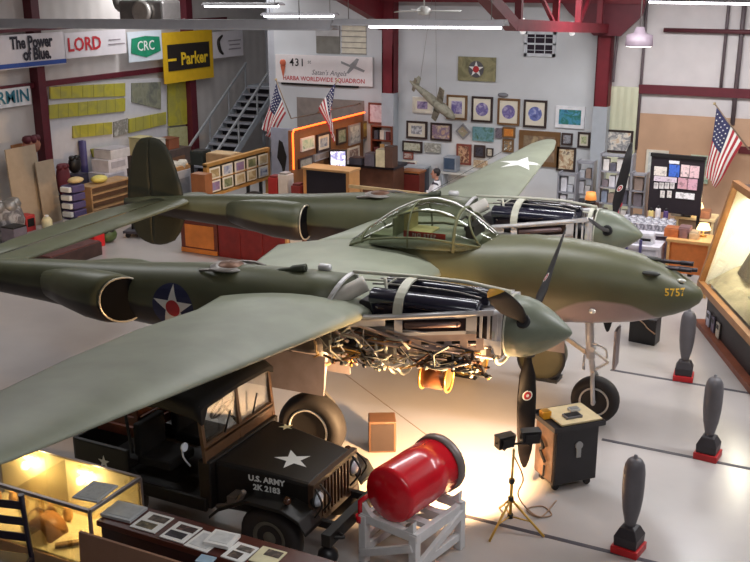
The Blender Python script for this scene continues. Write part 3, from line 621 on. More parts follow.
# ================================================================== FOREGROUND THINGS ON THE FLOOR
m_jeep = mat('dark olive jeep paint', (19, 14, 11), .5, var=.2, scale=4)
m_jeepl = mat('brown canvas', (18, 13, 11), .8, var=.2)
m_dark = mat('near black', (20, 17, 18), .5)
m_chrome = mat('lamp glass', (220, 226, 236), .12, .3)
m_wood = mat('red brown wood', (112, 56, 36), .45, var=.25, scale=5)
m_pine = mat('tan wood', (188, 142, 92), .5, var=.15, scale=4)
m_orange = mat('orange varnished wood', (186, 112, 48), .4, var=.2, scale=3)
m_gold = mat('golden wood frame', (176, 130, 70), .4, var=.15)
m_paper = mat('white paper', (228, 226, 222), .6, var=.03)
m_gbook = mat('grey binder', (178, 180, 182), .5)
# ---- army jeep, nose towards +X
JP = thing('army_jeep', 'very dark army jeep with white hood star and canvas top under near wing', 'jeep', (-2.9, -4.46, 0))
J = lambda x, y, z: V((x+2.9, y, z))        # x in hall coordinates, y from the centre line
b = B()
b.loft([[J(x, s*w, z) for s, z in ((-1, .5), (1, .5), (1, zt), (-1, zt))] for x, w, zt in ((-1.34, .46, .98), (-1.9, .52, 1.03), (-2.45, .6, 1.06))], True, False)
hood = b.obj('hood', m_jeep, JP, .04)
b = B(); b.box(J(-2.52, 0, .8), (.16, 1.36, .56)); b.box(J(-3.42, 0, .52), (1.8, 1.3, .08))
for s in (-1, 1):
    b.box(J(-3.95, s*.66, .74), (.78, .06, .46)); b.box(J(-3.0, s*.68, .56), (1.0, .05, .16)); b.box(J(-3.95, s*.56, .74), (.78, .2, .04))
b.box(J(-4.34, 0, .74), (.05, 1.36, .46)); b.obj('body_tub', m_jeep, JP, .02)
# grille with slots, headlamps, bumper
b = B(); b.box(J(-1.32, 0, .97), (.07, .96, .05)); b.box(J(-1.32, 0, .52), (.07, .96, .06))
for s in (-1, 1): b.box(J(-1.32, s*.4, .75), (.06, .18, .48))
for k in range(9): b.box(J(-1.31, -.29+.0725*k, .75), (.05, .028, .44))
gr = b.obj('grille', mat('grille with painted lit edge', (66, 46, 34), .4), JP)  # brown tone paints the lit line along the front edge of the hood
B().box(J(-1.36, 0, .75), (.03, .8, .42)).obj('radiator_core', m_dark, gr)
for s in (-1, 1):
    b = B(); b.lathe([(-.06, .08), (0, .105), (.02, .105), (.022, .085)], J(-1.3, s*.40, .8), (1, 0, 0), 24); hl = b.obj('headlamp', m_jeep, JP)
    B().lathe([(.0, .088), (.03, .07), (.045, .03), (.048, .002)], J(-1.285, s*.40, .8), (1, 0, 0), 24).obj('lens', m_chrome, hl)
    b = B(); b.tube(bent([J(-1.28, s*.52, .62), J(-1.18, s*.5, .8), J(-1.28, s*.46, .95)]), .012); b.tube(bent([J(-1.28, s*.3, .62), J(-1.17, s*.34, .8), J(-1.28, s*.36, .95)]), .012); b.obj('brush_guard', m_jeep, hl)
    # fenders over the front wheels
    b = B(); sec = [(-1.22, .60), (-1.3, .72), (-1.5, .80), (-1.95, .80), (-2.3, .62), (-2.42, .5)]
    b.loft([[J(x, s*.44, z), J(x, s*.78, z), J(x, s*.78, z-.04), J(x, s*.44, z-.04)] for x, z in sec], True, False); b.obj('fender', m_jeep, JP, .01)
    B().ball(J(-1.5, s*.66, .85), .045, 10).obj('marker_lamp', mat('amber lamp', (70, 40, 26), .2), JP)
b = B(); b.box(J(-1.06, 0, .5), (.1, 1.3, .14)); b.box(J(-1.2, .35, .5), (.3, .06, .08)); b.box(J(-1.2, -.35, .5), (.3, .06, .08))
for s in (-1, 1): b.tube(bent([J(-1.02, s*.5-.05, .5), J(-.93, s*.5, .5), J(-1.02, s*.5+.05, .5)]), .018)
b.obj('bumper', m_jeep, JP, .01)
for x in (-1.72, -3.76):
    for s in (-1, 1):
        y = s*.62; b = B(); b.lathe([(-.06, .2), (-.09, .27), (-.08, .34), (-.04, .365), (.04, .365), (.08, .34), (.09, .27), (.06, .2)], J(x, y, .367), (0, 1, 0), 28)
        w = b.obj('wheel', m_tyre, JP)
        B().lathe([(-.07, .2), (-.075, .17), (-.03, .12), (-.08, .05), (-.08, .0)] if s < 0 else [(.07, .2), (.075, .17), (.03, .12), (.08, .05), (.08, 0)], J(x, y, .367), (0, 1, 0), 24, False).obj('wheel_disc', mat('grey olive hub', (88, 84, 74), .5), w)
# windscreen
b = B()
for s in (-1, 0, 1): b.bar(J(-2.5, s*.66, 1.06), J(-2.56, s*.66, 1.68), .05, .04, (1, 0, 0))
for z, x in ((1.22, -2.515), (1.68, -2.56)): b.bar(J(x, -.68, z), J(x, .68, z), .05, .045)
b.box(J(-2.505, 0, 1.12), (.03, 1.34, .2)); ws = b.obj('windscreen_frame', mat('frame with painted lamp glow', (96, 66, 42), .45, var=.2), JP)  # warm work-light glow put into the brown of this frame
for s in (-1, 1): B().box(J(-2.538, s*.33, 1.45), (.008, .6, .42)).obj('windscreen_glass', glass_mat('jeep glass', (248, 248, 244), .05, .04), ws)
B().tube([J(-2.5, .25, 1.26), J(-2.47, .3, 1.5)], .01).obj('wiper', m_dark, ws); B().tube([J(-2.5, -.3, 1.26), J(-2.47, -.22, 1.5)], .01).obj('wiper', m_dark, ws)
# canvas top on bows
b = B(); R = []
for x, z in ((-2.5, 1.70), (-2.6, 1.76), (-3.05, 1.8), (-3.5, 1.74), (-3.62, 1.62)):
    R.append([J(x, -.70, z-.2), J(x, -.70, z-.03), J(x, -.62, z), J(x, 0, z+.02), J(x, .62, z), J(x, .70, z-.03), J(x, .70, z-.1), J(x, .66, z-.09), J(x, .58, z-.04), J(x, 0, z-.02), J(x, -.58, z-.04), J(x, -.66, z-.2)])
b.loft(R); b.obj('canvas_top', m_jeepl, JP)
for s in (-1, 1):
    b = B(); b.tube(bent([J(-3.5, s*.66, .95), J(-3.55, s*.67, 1.5), J(-3.5, s*.6, 1.72)]), .018); b.obj('top_bow', m_dark, JP)
b = B(); b.box(J(-3.3, .33, .82), (.46, .46, .12)); b.box(J(-3.52, .33, 1.05), (.1, .46, .4)); b.obj('seat', m_jeepl, JP, .03)
b = B(); b.box(J(-3.3, -.33, .82), (.46, .46, .12)); b.box(J(-3.52, -.33, 1.05), (.1, .46, .4)); b.obj('seat', m_jeepl, JP, .03)
b = B(); c = J(-2.95, .3, 1.26); b.tube([c+V((.1*sin(t*PI/12)*.9, .2*cos(t*PI/12), .17*sin(t*PI/12))) for t in range(25)], .014, 6, False)
b.tube([c, J(-2.6, .3, .95)], .018)
for a in (0, 2.1, 4.2): b.tube([c, c+V((.09*sin(a), .2*cos(a), .17*sin(a)))], .009)
b.obj('steering_wheel', m_dark, JP)
b = B(); b.tube(bent([J(-2.62, -.78, 1.05), J(-2.6, -.9, 1.2), J(-2.6, -.92, 1.3)]), .01); b.lathe([(0, .045), (.02, .05), (.022, .04)], J(-2.58, -.92, 1.34), (1, -.1, .1), 16); b.obj('side_mirror', m_chrome, JP)
drape('hood_star', [('poly', star(.21, a0=PI/2+.35), 0)], J(-1.75, -.12, 2), (0, 1, 0), (-1, 0, 0), hood, [m_wht], JP)
tx = []
drape('hood_lettering', [('mesh', text_mesh('U.S. ARMY', .09, bold=.004), 0)], J(-1.92, -1.2, .935), (1, -.12, 0), (0, .0, 1), hood, [m_wht], JP)
drape('hood_number', [('mesh', text_mesh('2K 2183', .09, bold=.004), 0)], J(-1.92, -1.2, .835), (1, -.12, 0), (0, .0, 1), hood, [m_wht], JP)
b = B(); b.prism(star(.085), J(-3.9, -.694, .76), (1, 0, 0), (0, 0, 1), .004); b.obj('side_star', m_wht, JP)
b = B(); b.prism(star(.085, a0=PI/2+.2), J(-2.2, .47, 1.062), (-.25, .97, 0), (-.97, -.25, .0), .004); b.obj('fender_star', mat('star with painted warm light', (240, 226, 180), .5), JP)  # warm light on the white star painted into its yellowish tone
b = B(); b.box(J(-2.15, -.645, .72), (.1, .18, .1)); b.tube(bent([J(-2.35, -.7, .6), J(-2.1, -.72, .7), J(-2.0, -.7, .86)]), .03); b.obj('horn', mat('grey metal horn', (112, 100, 92), .4, .4), JP)
# crate in the back of the jeep
CR = thing('slatted_crate', 'brown slatted wooden crate in the rear of the dark jeep', 'crate', (-3.93, -4.52, .985))
b = B()
for k in range(3): b.box((0, -.33, .06+.13*k), (.6, .025, .1)).box((0, .33, .06+.13*k), (.6, .025, .1)).box((-.3, 0, .06+.13*k), (.025, .66, .1)).box((.3, 0, .06+.13*k), (.025, .66, .1))
b.box((0, 0, .0), (.6, .66, .02)); b.obj('slat', m_wood, CR)
for x in (-.28, .28):
    for y in (-.31, .31): B().box((x, y, .19), (.05, .05, .4)).obj('corner_post', m_wood, CR)
# ---- red tank on its stand
TA, TB = V((-.60, -4.62, .88)), V((-.40, -3.70, .90)); d = (TB-TA).normalized(); r = .31
TK = thing('red_tank', 'glossy red steel drum lying tilted on grey wooden stand', 'tank', (-.5, -4.16, .58))
o = TK.location; m_tred = mat('glossy red paint', (206, 12, 32), .25, var=.06, coat=.5)
L = (TB-TA).length
bd = B().lathe([(0, .0), (.005, r*.88), (.03, r*.97), (.06, r), (L*.5, r), (L*.5+.01, r+.003), (L-.1, r)], TA-o, d, 40).obj('drum_body', m_tred, TK)
b = B(); b.lathe([(L-.1, r*1.0), (L-.1, r*1.06), (L, r*1.08), (L+.02, r*1.02), (L+.03, r*.5), (L+.03, 0)], TA-o, d, 40, False); b.obj('lid_ring', mat('grey rubber rim', (128, 116, 112), .4, .3), TK)
b = B(); sd = V((-1, .2, 0)).normalized(); b.tube([TA-o+sd*.27+V((0, .06, -.1)), TA-o+sd*.36+V((0, .0, -.18)), TA-o+sd*.36+V((0, .0, -.36))], .028); b.lathe([(0, .045), (.08, .05)], TA-o+sd*.36+V((0, 0, -.42)), (0, 0, 1), 12); b.obj('drain_spout', m_tred, TK)
m_gwood = mat('grey painted timber', (206, 203, 203), .6, var=.08)
ST = thing('tank_stand', 'grey painted timber stand carrying the red drum', 'stand', (-.5, -4.2, 0), -.2)
def post(x, y, z0, z1, w=.09): return B().box((x, y, (z0+z1)/2), (w, w, z1-z0)).obj('leg', m_gwood, ST, .006)
for x in (-.33, .33):
    for y in (-.42, .42): post(x, y, 0, .56)
for y in (-.42, .42):
    B().box((0, y, .53), (.76, .07, .1)).obj('top_rail', m_gwood, ST, .006)
    B().bar((-.33, y*1.1, .12), (.33, y*1.1, .42), .05, .08).obj('brace', m_gwood, ST)
    b = B(); b.prism([(-.33, 0), (.33, 0), (.33, .14), (.24, .04), (.12, -.02+.0), (-.12, -.02), (-.24, .04), (-.33, .14)], (0, y+.03, .56), (1, 0, 0), (0, 0, 1), .06); b.obj('cradle', m_gwood, ST)
for x in (-.33, .33):
    B().box((x, 0, .5), (.07, .84, .12)).obj('side_rail', m_gwood, ST, .006); B().box((x, 0, .16), (.06, .84, .09)).obj('side_rail', m_gwood, ST, .006)
    B().bar((x*1.12, -.4, .2), (x*1.12, .4, .46), .05, .08).obj('brace', m_gwood, ST)
B().box((0, -.1, .5), (.6, .09, .06)).obj('cross_slat', m_gwood, ST); B().box((0, .16, .5), (.6, .09, .06)).obj('cross_slat', m_gwood, ST)
# ---- speaker-like box by the near wheel, black box under the nose
def lbox(name, label, cat, p, size, rz, m, face=None, group=None):
    t = thing(name, label, cat, p, rz, group); B().box((0, 0, size[2]/2), size).obj('cabinet', m, t, .015); return t
p = at(378, 451, z=0); t = lbox('floor_speaker', 'small brown box standing alone on warm lit floor beside near wheel', 'box', (p.x, p.y+.12, 0), (.36, .32, .44), .5, mat('brown laminate', (92, 62, 42), .5))
B().box((0, -.162, .22), (.3, .012, .38)).obj('front_grille', mat('dark speaker cloth', (44, 30, 26), .8), t)
p = at(642, 344, z=0); t = lbox('black_case', 'black box standing on floor behind and below the aircraft nose', 'case', (p.x, p.y+.15, 0), (.46, .3, .46), -.1, m_blk)
B().tube(bent([(-.1, -.16, .44), (.02, -.17, .38), (.1, -.17, .3), (.23, -.16, .22)]), .012).obj('cord', mat('tan cord', (150, 120, 96), .6), t)
# ---- tool cabinet on casters
CT = thing('tool_cabinet', 'dark tool cabinet on casters with loaded tray top beside nose wheel', 'cabinet', (.5, -1.86, 0), rad(47))
W, Dp, Hc = .46, .6, .74
B().box((0, 0, .1+Hc/2), (Dp, W, Hc)).obj('cabinet_body', mat('dark brown steel', (52, 42, 38), .45, var=.2), CT, .012)
b = B(); b.box((-.0, -W/2-.006, .1+Hc/2), (Dp*.94, .012, Hc*.94)); dr = b.obj('side_panel', mat('black panel', (34, 32, 36), .4), CT)
b = B(); b.box((-Dp/2-.006, 0, .1+Hc/2), (.012, W*.9, Hc*.92)); dr = b.obj('door', mat('worn brown door', (120, 84, 58), .45, var=.3, scale=9), CT)
b = B(); b.tube(bent([(-Dp/2-.03, .1, .62), (-Dp/2-.04, -.02, .54), (-Dp/2-.03, .06, .46), (-Dp/2-.04, -.08, .36)]), .02); b.tube([(-Dp/2-.03, -.05, .3), (-Dp/2-.035, -.05, .16)], .014); b.obj('hose_coil', m_dark, dr)
b = B(); b.lathe([(0, .05), (.02, .05)], (.02, -W/2-.012, .6), (0, -1, 0), 18); b.box((.02, -W/2-.02, .52), (.06, .016, .16)); b.obj('hanging_tool', mat('pale grey tool', (150, 150, 150), .4), CT)
for x in (-.22, .22):
    for y in (-.15, .15):
        b = B(); b.lathe([(-.02, .045), (.02, .045)], (x, y, .045), (0, 1, 0), 16); b.tube([(x, y, .05), (x, y, .11)], .02); b.obj('caster', m_dark, CT)
b = B(); b.box((0, 0, .84), (Dp+.1, W+.12, .02))
for s in (-1, 1): b.box((0, s*(W/2+.055), .865), (Dp+.1, .012, .05)).box((s*(Dp/2+.045), 0, .865), (.012, W+.12, .05))
b.obj('tray', mat('black tray', (38, 36, 40), .35), CT)
b = B(); b.box((.06, .02, .885), (.56, .5, .02)); b.obj('work_mat', mat('cream mat', (196, 178, 140), .6), CT)
for nm, lab, x, y, c, s in (('tool_tin', 'yellow orange tin on left corner of tool cabinet tray', -.26, .1, (214, 150, 40), (.12, .1, .1)), ('parts_tray', 'grey metal parts tray on the tool cabinet mat', .02, -.06, (96, 94, 98), (.22, .13, .05)), ('parts_box', 'small pale grey box on the tool cabinet mat', .14, .1, (176, 176, 176), (.14, .09, .05))):
    R = Matrix.Rotation(rad(47), 3, 'Z'); q = R @ V((x, y, 0)); t = thing(nm, lab, 'tin' if 'tin' in nm else 'box', (.5+q.x, -1.86+q.y, .875 if nm != 'tool_tin' else .852), rad(47))
    B().box((0, 0, s[2]/2), s).obj('box_body', mat(nm, c, .4), t, .008); b = B(); b.box((0, 0, s[2]+.003), (s[0]*.8, s[1]*.8, .006)); b.obj('contents', m_dark if nm == 'parts_tray' else mat(nm+' lid', tuple(int(k*.7) for k in c), .4), t)
# ---- halogen work light on yellow tripod
TL = thing('work_light', 'twin halogen work light on yellow tripod stand', 'lamp', (.26, -3.2, 0)); m_ty = mat('yellow tube', (206, 160, 70), .35)
B().tube([(0, 0, .12), (0, 0, .6)], .018, 10).obj('pole', m_ty, TL); B().tube([(0, 0, .58), (.01, 0, .98)], .013, 10).obj('pole', m_ty, TL)
for a in (-1.8, -.1, 2.2): B().tube([(0, 0, .36), (.42*cos(a), .42*sin(a), .012)], .014, 8).obj('leg', m_ty, TL); 
for a in (-1.8, -.1, 2.2): B().tube([(0, 0, .14), (.25*cos(a), .25*sin(a), .15)], .009, 6).obj('strut', m_ty, TL)
for z in (.12, .34, .56): B().lathe([(0, .034), (.05, .034)], (0, 0, z), (0, 0, 1), 12).obj('collar', m_dark, TL)
b = B(); b.tube([(-.16, 0, .99), (.2, .06, 1.08)], .014); b.obj('crossbar', m_dark, TL)
for (x, y, z, rz, ry) in ((-.1, 0, 1.06, 2.5, -.1), (.17, .06, 1.15, 2.2, -.1)):
    M = Matrix.Translation((x, y, z)) @ Euler((0, ry, rz)).to_matrix().to_4x4(); b = B(); R3 = M.to_3x3(); c = V((x, y, z))
    b.box(c, (.1, .2, .15), R3, 1.1); b.box(c-R3 @ V((.06, 0, 0)), (.04, .14, .1), R3); b.tube([c+R3 @ V((0, -.12, 0)), c+V((0, 0, -.12)), c+R3 @ V((0, .12, 0))], .008); hd = b.obj('lamp_head', m_dark, TL)
    b = B(); b.box(c+R3 @ V((.052, 0, 0)), (.006, .17, .12), R3); b.obj('lamp_glass', mat('lit halogen glass', (255, 226, 170), .3, emit=18), hd)
b = B(); pts = [(.0, .02, .9), (.1, .1, .6), (.02, .2, .3), (.2, .3, .05), (.35, .45, .012), (.2, .6, .012), (.05, .45, .012), (.25, .35, .012), (.3, .8, .012)]
tag(B().tube(bent([V(p)+V((.26, -3.2, 0)) for p in pts]), .008, 6).obj('power_cord', mat('tan cord', (150, 120, 96), .6)), 'thin tan cable looping down from the work light onto floor', 'cord')
# ---- practice bombs nose up
def bomb(p, label, rz):
    t = thing('practice_bomb', label, 'bomb', (p.x, p.y, 0), rz, 'grey practice bombs standing on the floor')
    B().box((0, 0, .045), (.3, .3, .09)).obj('base', mat('red painted block', (178, 26, 30), .45), t, .008)
    b = B(); 
    b.loft([[V((w*sx, w*sy, z)) for sx, sy in ((-1, -1), (1, -1), (1, 1), (-1, 1))] for w, z in ((.125, .09), (.13, .2), (.085, .3), (.05, .32))], True, False); b.obj('tail_fin_box', mat('dark tail box', (44, 38, 42), .45), t, .006)
    B().lathe([(.28, .05), (.36, .065), (.5, .095), (.65, .112), (.8, .118), (.95, .116), (1.04, .104), (1.09, .08), (1.115, .05), (1.12, .02), (1.15, .018), (1.155, .0)], (0, 0, 0), (0, 0, 1), 28).obj('bomb_body', mat('flat grey bomb paint', (92, 88, 92), .45, var=.1), t)
bomb(at(682, 381, z=0)+V((0, .1, 0)), 'grey practice bomb standing on red block, furthest of the three, below the nose tip', .1)
bomb(at(706, 460, z=0)+V((0, .1, 0)), 'grey practice bomb standing on red block, middle of the three', -.1)
bomb(at(626, 555, z=0)+V((0, .1, 0)), 'grey practice bomb standing on red block, nearest of the three', -.15)
# ---- lit showcase, bottom left
SX0, SX1, SY0, SY1 = -5.0, -2.98, -6.38, -5.62
SH = thing('glass_showcase', 'warmly lit glass showcase of relics at lower left', 'showcase', ((SX0+SX1)/2, -6.0, 0)); o = SH.location
m_rail = mat('grey metal rail', (142, 132, 128), .3, .6); m_cream = mat('cream case lining', (232, 220, 180), .6, var=.04)
G = lambda x, y, z: V((x-o.x, y-o.y, z))
B().box(G((SX0+SX1)/2, -6.0, .17), (SX1-SX0, SY1-SY0, .34)).obj('plinth', mat('tan plinth', (176, 140, 104), .6), SH, .01)
B().box(G((SX0+SX1)/2, -6.0, .35), (SX1-SX0-.04, SY1-SY0-.04, .02)).obj('case_floor', m_cream, SH)
B().box(G((SX0+SX1)/2, SY1-.012, .68), (SX1-SX0-.04, .02, .64)).obj('back_panel', m_cream, SH)
for a, c in (((SX0, SY0), (SX1, SY0)), ((SX0, SY1), (SX1, SY1)), ((SX1, SY0), (SX1, SY1)), ((SX0, SY0), (SX0, SY1))): B().bar(G(*a, 1.0), G(*c, 1.0), .035, .035).obj('top_rail', m_rail, SH)
for x in (SX0, SX1):
    for y in (SY0, SY1): B().bar(G(x, y, .34), G(x, y, 1.0), .03, .03).obj('corner_rail', m_rail, SH)
gm = glass_mat('showcase glass', (244, 240, 226), .03, .06)
B().box(G((SX0+SX1)/2, -6, 1.012), (SX1-SX0-.03, SY1-SY0-.03, .006)).obj('glass_top', gm, SH); B().box(G((SX0+SX1)/2, SY0-.003, .67), (SX1-SX0-.04, .005, .63)).obj('front_glass', gm, SH); B().box(G(SX1+.003, -6, .67), (.005, SY1-SY0-.04, .63)).obj('end_glass', gm, SH)
B().box(G((SX0+SX1)/2, -6.0, .69), (.006, SY1-SY0-.06, .62)).obj('divider_glass', gm, SH)
for u, v in ((30, 455), (85, 470)):
    p = at(u, v, y=SY1-.06); b = B(); b.tube([G(p.x-.09, SY1-.07, .93), G(p.x+.09, SY1-.07, .93)], .02, 10); b.obj('case_lamp', mat('lit case lamp', (255, 214, 130), .4, emit=14), SH)
    lamp('showcase_lamp_light', 'POINT', (p.x, SY1-.14, .88), 22, (1, .78, .44), radius=.05)
def relic(nm, lab, cat, bld, m): tag(bld.obj(nm, m), lab, cat)
p = at(45, 528, z=.42); b = B(); R = []
for k in range(9): a = PI*k/8; R.append([V((p.x-.2*cos(a), p.y-.13, .36+.2*sin(a))), V((p.x-.2*cos(a), p.y+.13, .36+.2*sin(a))), V((p.x-.15*cos(a), p.y+.13, .36+.14*sin(a))), V((p.x-.15*cos(a), p.y-.13, .36+.14*sin(a)))])
b.loft(R, True, True); relic('leather_saddle', 'arched brown leather piece inside lit showcase', 'relic', b, mat('brown leather', (146, 96, 46), .5, var=.2))
p = at(68, 545, z=.38); b = B(); b.bar((p.x-.1, p.y-.08, .385), (p.x+.08, p.y+.1, .385), .06, .04); relic('metal_bar', 'small dark bar lying at front of the showcase floor', 'relic', b, mat('dark brass bar', (120, 88, 40), .4, .4))
rg = random.Random(2)
for k in range(6):
    p = V((-4.88+.2*k, -5.84+.05*(k % 2), 0)); b = B(); b.lathe([(0, .03), (.02, .05), (.09, .055), (.14, .035), (.16, .035)], (p.x, p.y, .36), (0, 0, 1), 16)
    o2 = b.obj('brass_canister', mat('orange brass', (206, 160, 104), .4, .2, .2)); tag(o2, 'orange brass canister in the row along the back of lit showcase', 'relic', 'brass canisters in the showcase')
b = B(); p = V((-4.05, -6.0, 0)); b.tube(bent([(p.x-.25, p.y, .37), (p.x-.1, p.y+.05, .52), (p.x+.15, p.y, .5), (p.x+.3, p.y+.03, .37)]), .012); relic('bent_wire', 'thin bent metal wire standing in lit showcase', 'relic', b, m_rail)
p = at(97, 493, z=1.02); t = thing('framed_notice', 'grey framed notice lying on the right end of glass showcase', 'notice', (p.x-.02, p.y, 1.016), .12)
B().box((0, 0, .012), (.3, .36, .022)).obj('notice_frame', m_gbook, t, .004); B().box((0, 0, .026), (.24, .3, .004)).obj('notice_sheet', art('grey print', [(150, 152, 154), (176, 178, 176), (164, 164, 164)], 20), t)
# ---- long table of albums
TBX0, TBX1, TBY0, TBY1 = -2.93, -.3, -6.36, -5.93
TT = thing('display_table', 'long dark red wooden table covered with photo albums at bottom edge', 'table', ((TBX0+TBX1)/2, -6.14, 0))
B().box((0, 0, .87), (TBX1-TBX0, TBY1-TBY0, .06)).obj('tabletop', mat('dark red tabletop', (78, 36, 28), .35, var=.2), TT, .006)
B().box((0, -.19, .77), (TBX1-TBX0-.1, .03, .14)).obj('apron', mat('dark apron', (46, 26, 30), .4), TT)
for x in (-1.24, 1.24):
    for y in (-.17, .17): B().box((x, y, .42), (.06, .06, .84)).obj('leg', m_wood, TT)
def sheet(nm, lab, cat, u, v, size, rz, m, photos=(), z=.902, th=.012, grp=None):
    p = at(u, v, z=z); t = thing(nm, lab, cat, (p.x, p.y, z), rz, grp); B().box((0, 0, th/2), (size[0], size[1], th)).obj('cover' if 'binder' in nm else 'page', m, t, .002)
    for (x, y, w, h, c) in photos: B().box((x, y, th+.002), (w, h, .003)).obj('photograph' if c[0] < 150 else 'print', art('photo %d %d' % (u, int(100*x)), [tuple(int(q*(.5 if c[0] < 150 else .93)) for q in c), c, tuple(min(255, int(q*(1.7 if c[0] < 150 else 1.04))) for q in c)], 12, u*.1+x), t)
dk = (74, 62, 54)
sheet('ring_binder', 'closed grey binder at the left end of the long table', 'binder', 124, 513, (.36, .29), .06, m_gbook, ((0, 0, .3, .22, (170, 172, 172)),), th=.03)
sheet('album_page', 'white album page with two dark photos beside the grey binder', 'page', 152, 523, (.3, .31), .02, m_paper, ((.03, .07, .2, .1, dk), (-.01, -.07, .2, .1, (96, 84, 60))))
sheet('album_page', 'white album page with two dark photos, third item along the table', 'page', 181, 533, (.28, .31), .0, m_paper, ((.02, .07, .2, .09, (70, 50, 46)), (-.01, -.06, .2, .1, (40, 36, 40))))
sheet('text_sheet', 'plain white text sheet in the middle of the long table', 'page', 205, 542, (.27, .3), -.03, m_paper, ((0, 0, .2, .22, (205, 205, 205)),))
sheet('text_stack', 'thick white stack of sheets lying askew on other papers', 'papers', 222, 541, (.27, .24), .1, m_paper, ((0, 0, .2, .17, (206, 206, 204)),), z=.916, th=.035)
sheet('album_page', 'album page with small dark photos right of the thick white stack', 'page', 240, 553, (.24, .28), -.02, m_paper, ((.02, .06, .16, .08, (110, 100, 92)), (-.01, -.06, .12, .1, dk)))
sheet('album_page', 'cream album page with one dark photo nearest the table right end', 'page', 268, 557, (.26, .26), .03, mat('cream page', (214, 206, 170), .6), ((.03, .05, .16, .1, dk),))
sheet('brochure', 'small pale blue brochure on the front edge of table', 'brochure', 206, 560, (.16, .12), .1, mat('pale blue card', (150, 176, 196), .5), z=.902)
# tan folded board in front, dark chair, small black post
b = B(); b.box((0, 0, .47), (1.4, .03, .94), Euler((-.06, 0, 0)).to_matrix()); p = at(120, 546, y=-6.66)
tag(b.obj('hardboard_sheet', mat('tan hardboard', (142, 104, 82), .7, var=.06), loc=(-2.16, -6.68, .02)), 'plain tan board standing in front of the album table', 'board')
CH = thing('wooden_chair', 'dark blue wooden chair back at the bottom left corner', 'chair', (-3.75, -6.9, 0), .25); m_ch = mat('dark blue chair wood', (34, 28, 48), .4)
for x in (-.26, .26):
    B().tube([(x, .2, 0), (x, .2, .5), (x*.98, .17, .9), (x*.98, .15, 1.2)], [.025, .028, .026, .03], 10).obj('leg', m_ch, CH); B().tube([(x, -.2, 0), (x, -.2, .46)], .024, 10).obj('leg', m_ch, CH)
b = B(); b.box((0, 0, .47), (.56, .46, .05)); b.obj('seat', m_ch, CH, .015)
for z in (.72, .9, 1.08): b = B(); b.box((0, .165-(z-.7)*.05, z), (.5, .022, .09)); b.obj('back_slat', m_ch, CH, .01)
p = at(328, 556, z=.3); b = B(); b.lathe([(0, .09), (.02, .09), (.03, .03), (.22, .03), (.24, .09), (.3, .11), (.36, .1), (.4, .06), (.42, 0)], (p.x, p.y, 0), (0, 0, 1), 24); tag(b.obj('floor_post', m_blk), 'small black round-topped post between jeep bumper and drum stand', 'post')
# ================================================================== HIGH UP: FIXTURES, FAN, BANNERS
m_fix = mat('grey light housing', (150, 148, 152), .5, var=.05)
m_tube = mat('lit fluorescent tube', (250, 246, 255), .4, var=.0, emit=7)
def fixture(label, u0, v0, u1, v1, y, lit, h=.12, w=.32, group=None, hide=0):
    a, b2 = at(u0, v0, y=y), at(u1, v1, y=y); c = (a+b2)/2; L = (b2-a).length; sl = math.atan2(b2.z-a.z, b2.x-a.x)
    t = thing('fluorescent_fixture', label, 'light fixture', c, 0, group); t.rotation_euler = (0, -sl, 0)
    b = B(); b.loft([[V((x, -w/2, -h/2)), V((x, -w/2, -h/2+.02)), V((x, -w*.2, h/2)), V((x, w*.2, h/2)), V((x, w/2, -h/2+.02)), V((x, w/2, -h/2)), V((x, 0, -h/2+.04))] for x in (-L/2, L/2)], True, False); b.obj('housing', m_fix, t)
    for l0, l1 in lit:
        b = B(); b.tube([(-L/2+L*l0, -.05, -h/2-.005), (-L/2+L*l1, -.05, -h/2-.005)], .035, 10); b.obj('tube', m_tube, t)
    for q in (-.42, .42): B().tube([(L*q, 0, h/2), (L*q, 0, 7.18-c.z-L*q*math.tan(sl))], .008, 6).obj('hanging_rod', m_steel, t)
    return t
fixture('long grey unlit light housing spanning above the banners at top left', -25, 23, 334, 25, 2., (), .17, .34)
fixture('grey light housing with lit tube above the picture wall at top centre', 336, 22, 506, 23, 2., ((.22, .98),), .1)
fixture('short bright fluorescent tube at the top edge above yellow banner', 205, 4, 281, 4, 5., ((.02, .98),), .06)
fixture('short bright fluorescent tube just above the squadron sign', 264, 14, 336, 14, 8., ((.02, .98),), .06)
fixture('bright fluorescent tube at the top right corner', 648, -1, 765, 1, 5., ((.02, .98),), .06)
p = at(639, 45, y=8.2); t = thing('high_bay_lamp', 'grey drum shaped lamp hanging before the white wall at top right', 'lamp', p)
b = B(); b.lathe([(-.02, .27), (.0, .28), (.2, .26), (.24, .12), (.36, .08)], (0, 0, 0), (0, 0, 1), 24); b.obj('shade', mat('mauve grey shade', (126, 112, 122), .5), t)
B().lathe([(-.035, .001), (-.03, .25), (-.02, .25)], (0, 0, 0), (0, 0, 1), 24).obj('diffuser', mat('lit diffuser', (255, 245, 240), .4, emit=5), t)
B().tube([(0, 0, .36), (0, 0, 7.2-p.z)], .012, 6).obj('hanging_rod', m_steel, t)
p = at(424, 11, y=6.); t = thing('ceiling_fan', 'white three-bladed ceiling fan at the top centre', 'fan', p)
B().lathe([(-.08, .03), (-.06, .12), (.04, .14), (.1, .05)], (0, 0, 0), (0, 0, 1), 20).obj('motor', m_wht, t); B().tube([(0, 0, .1), (0, 0, 7.2-p.z)], .015, 8).obj('down_rod', m_wht, t)
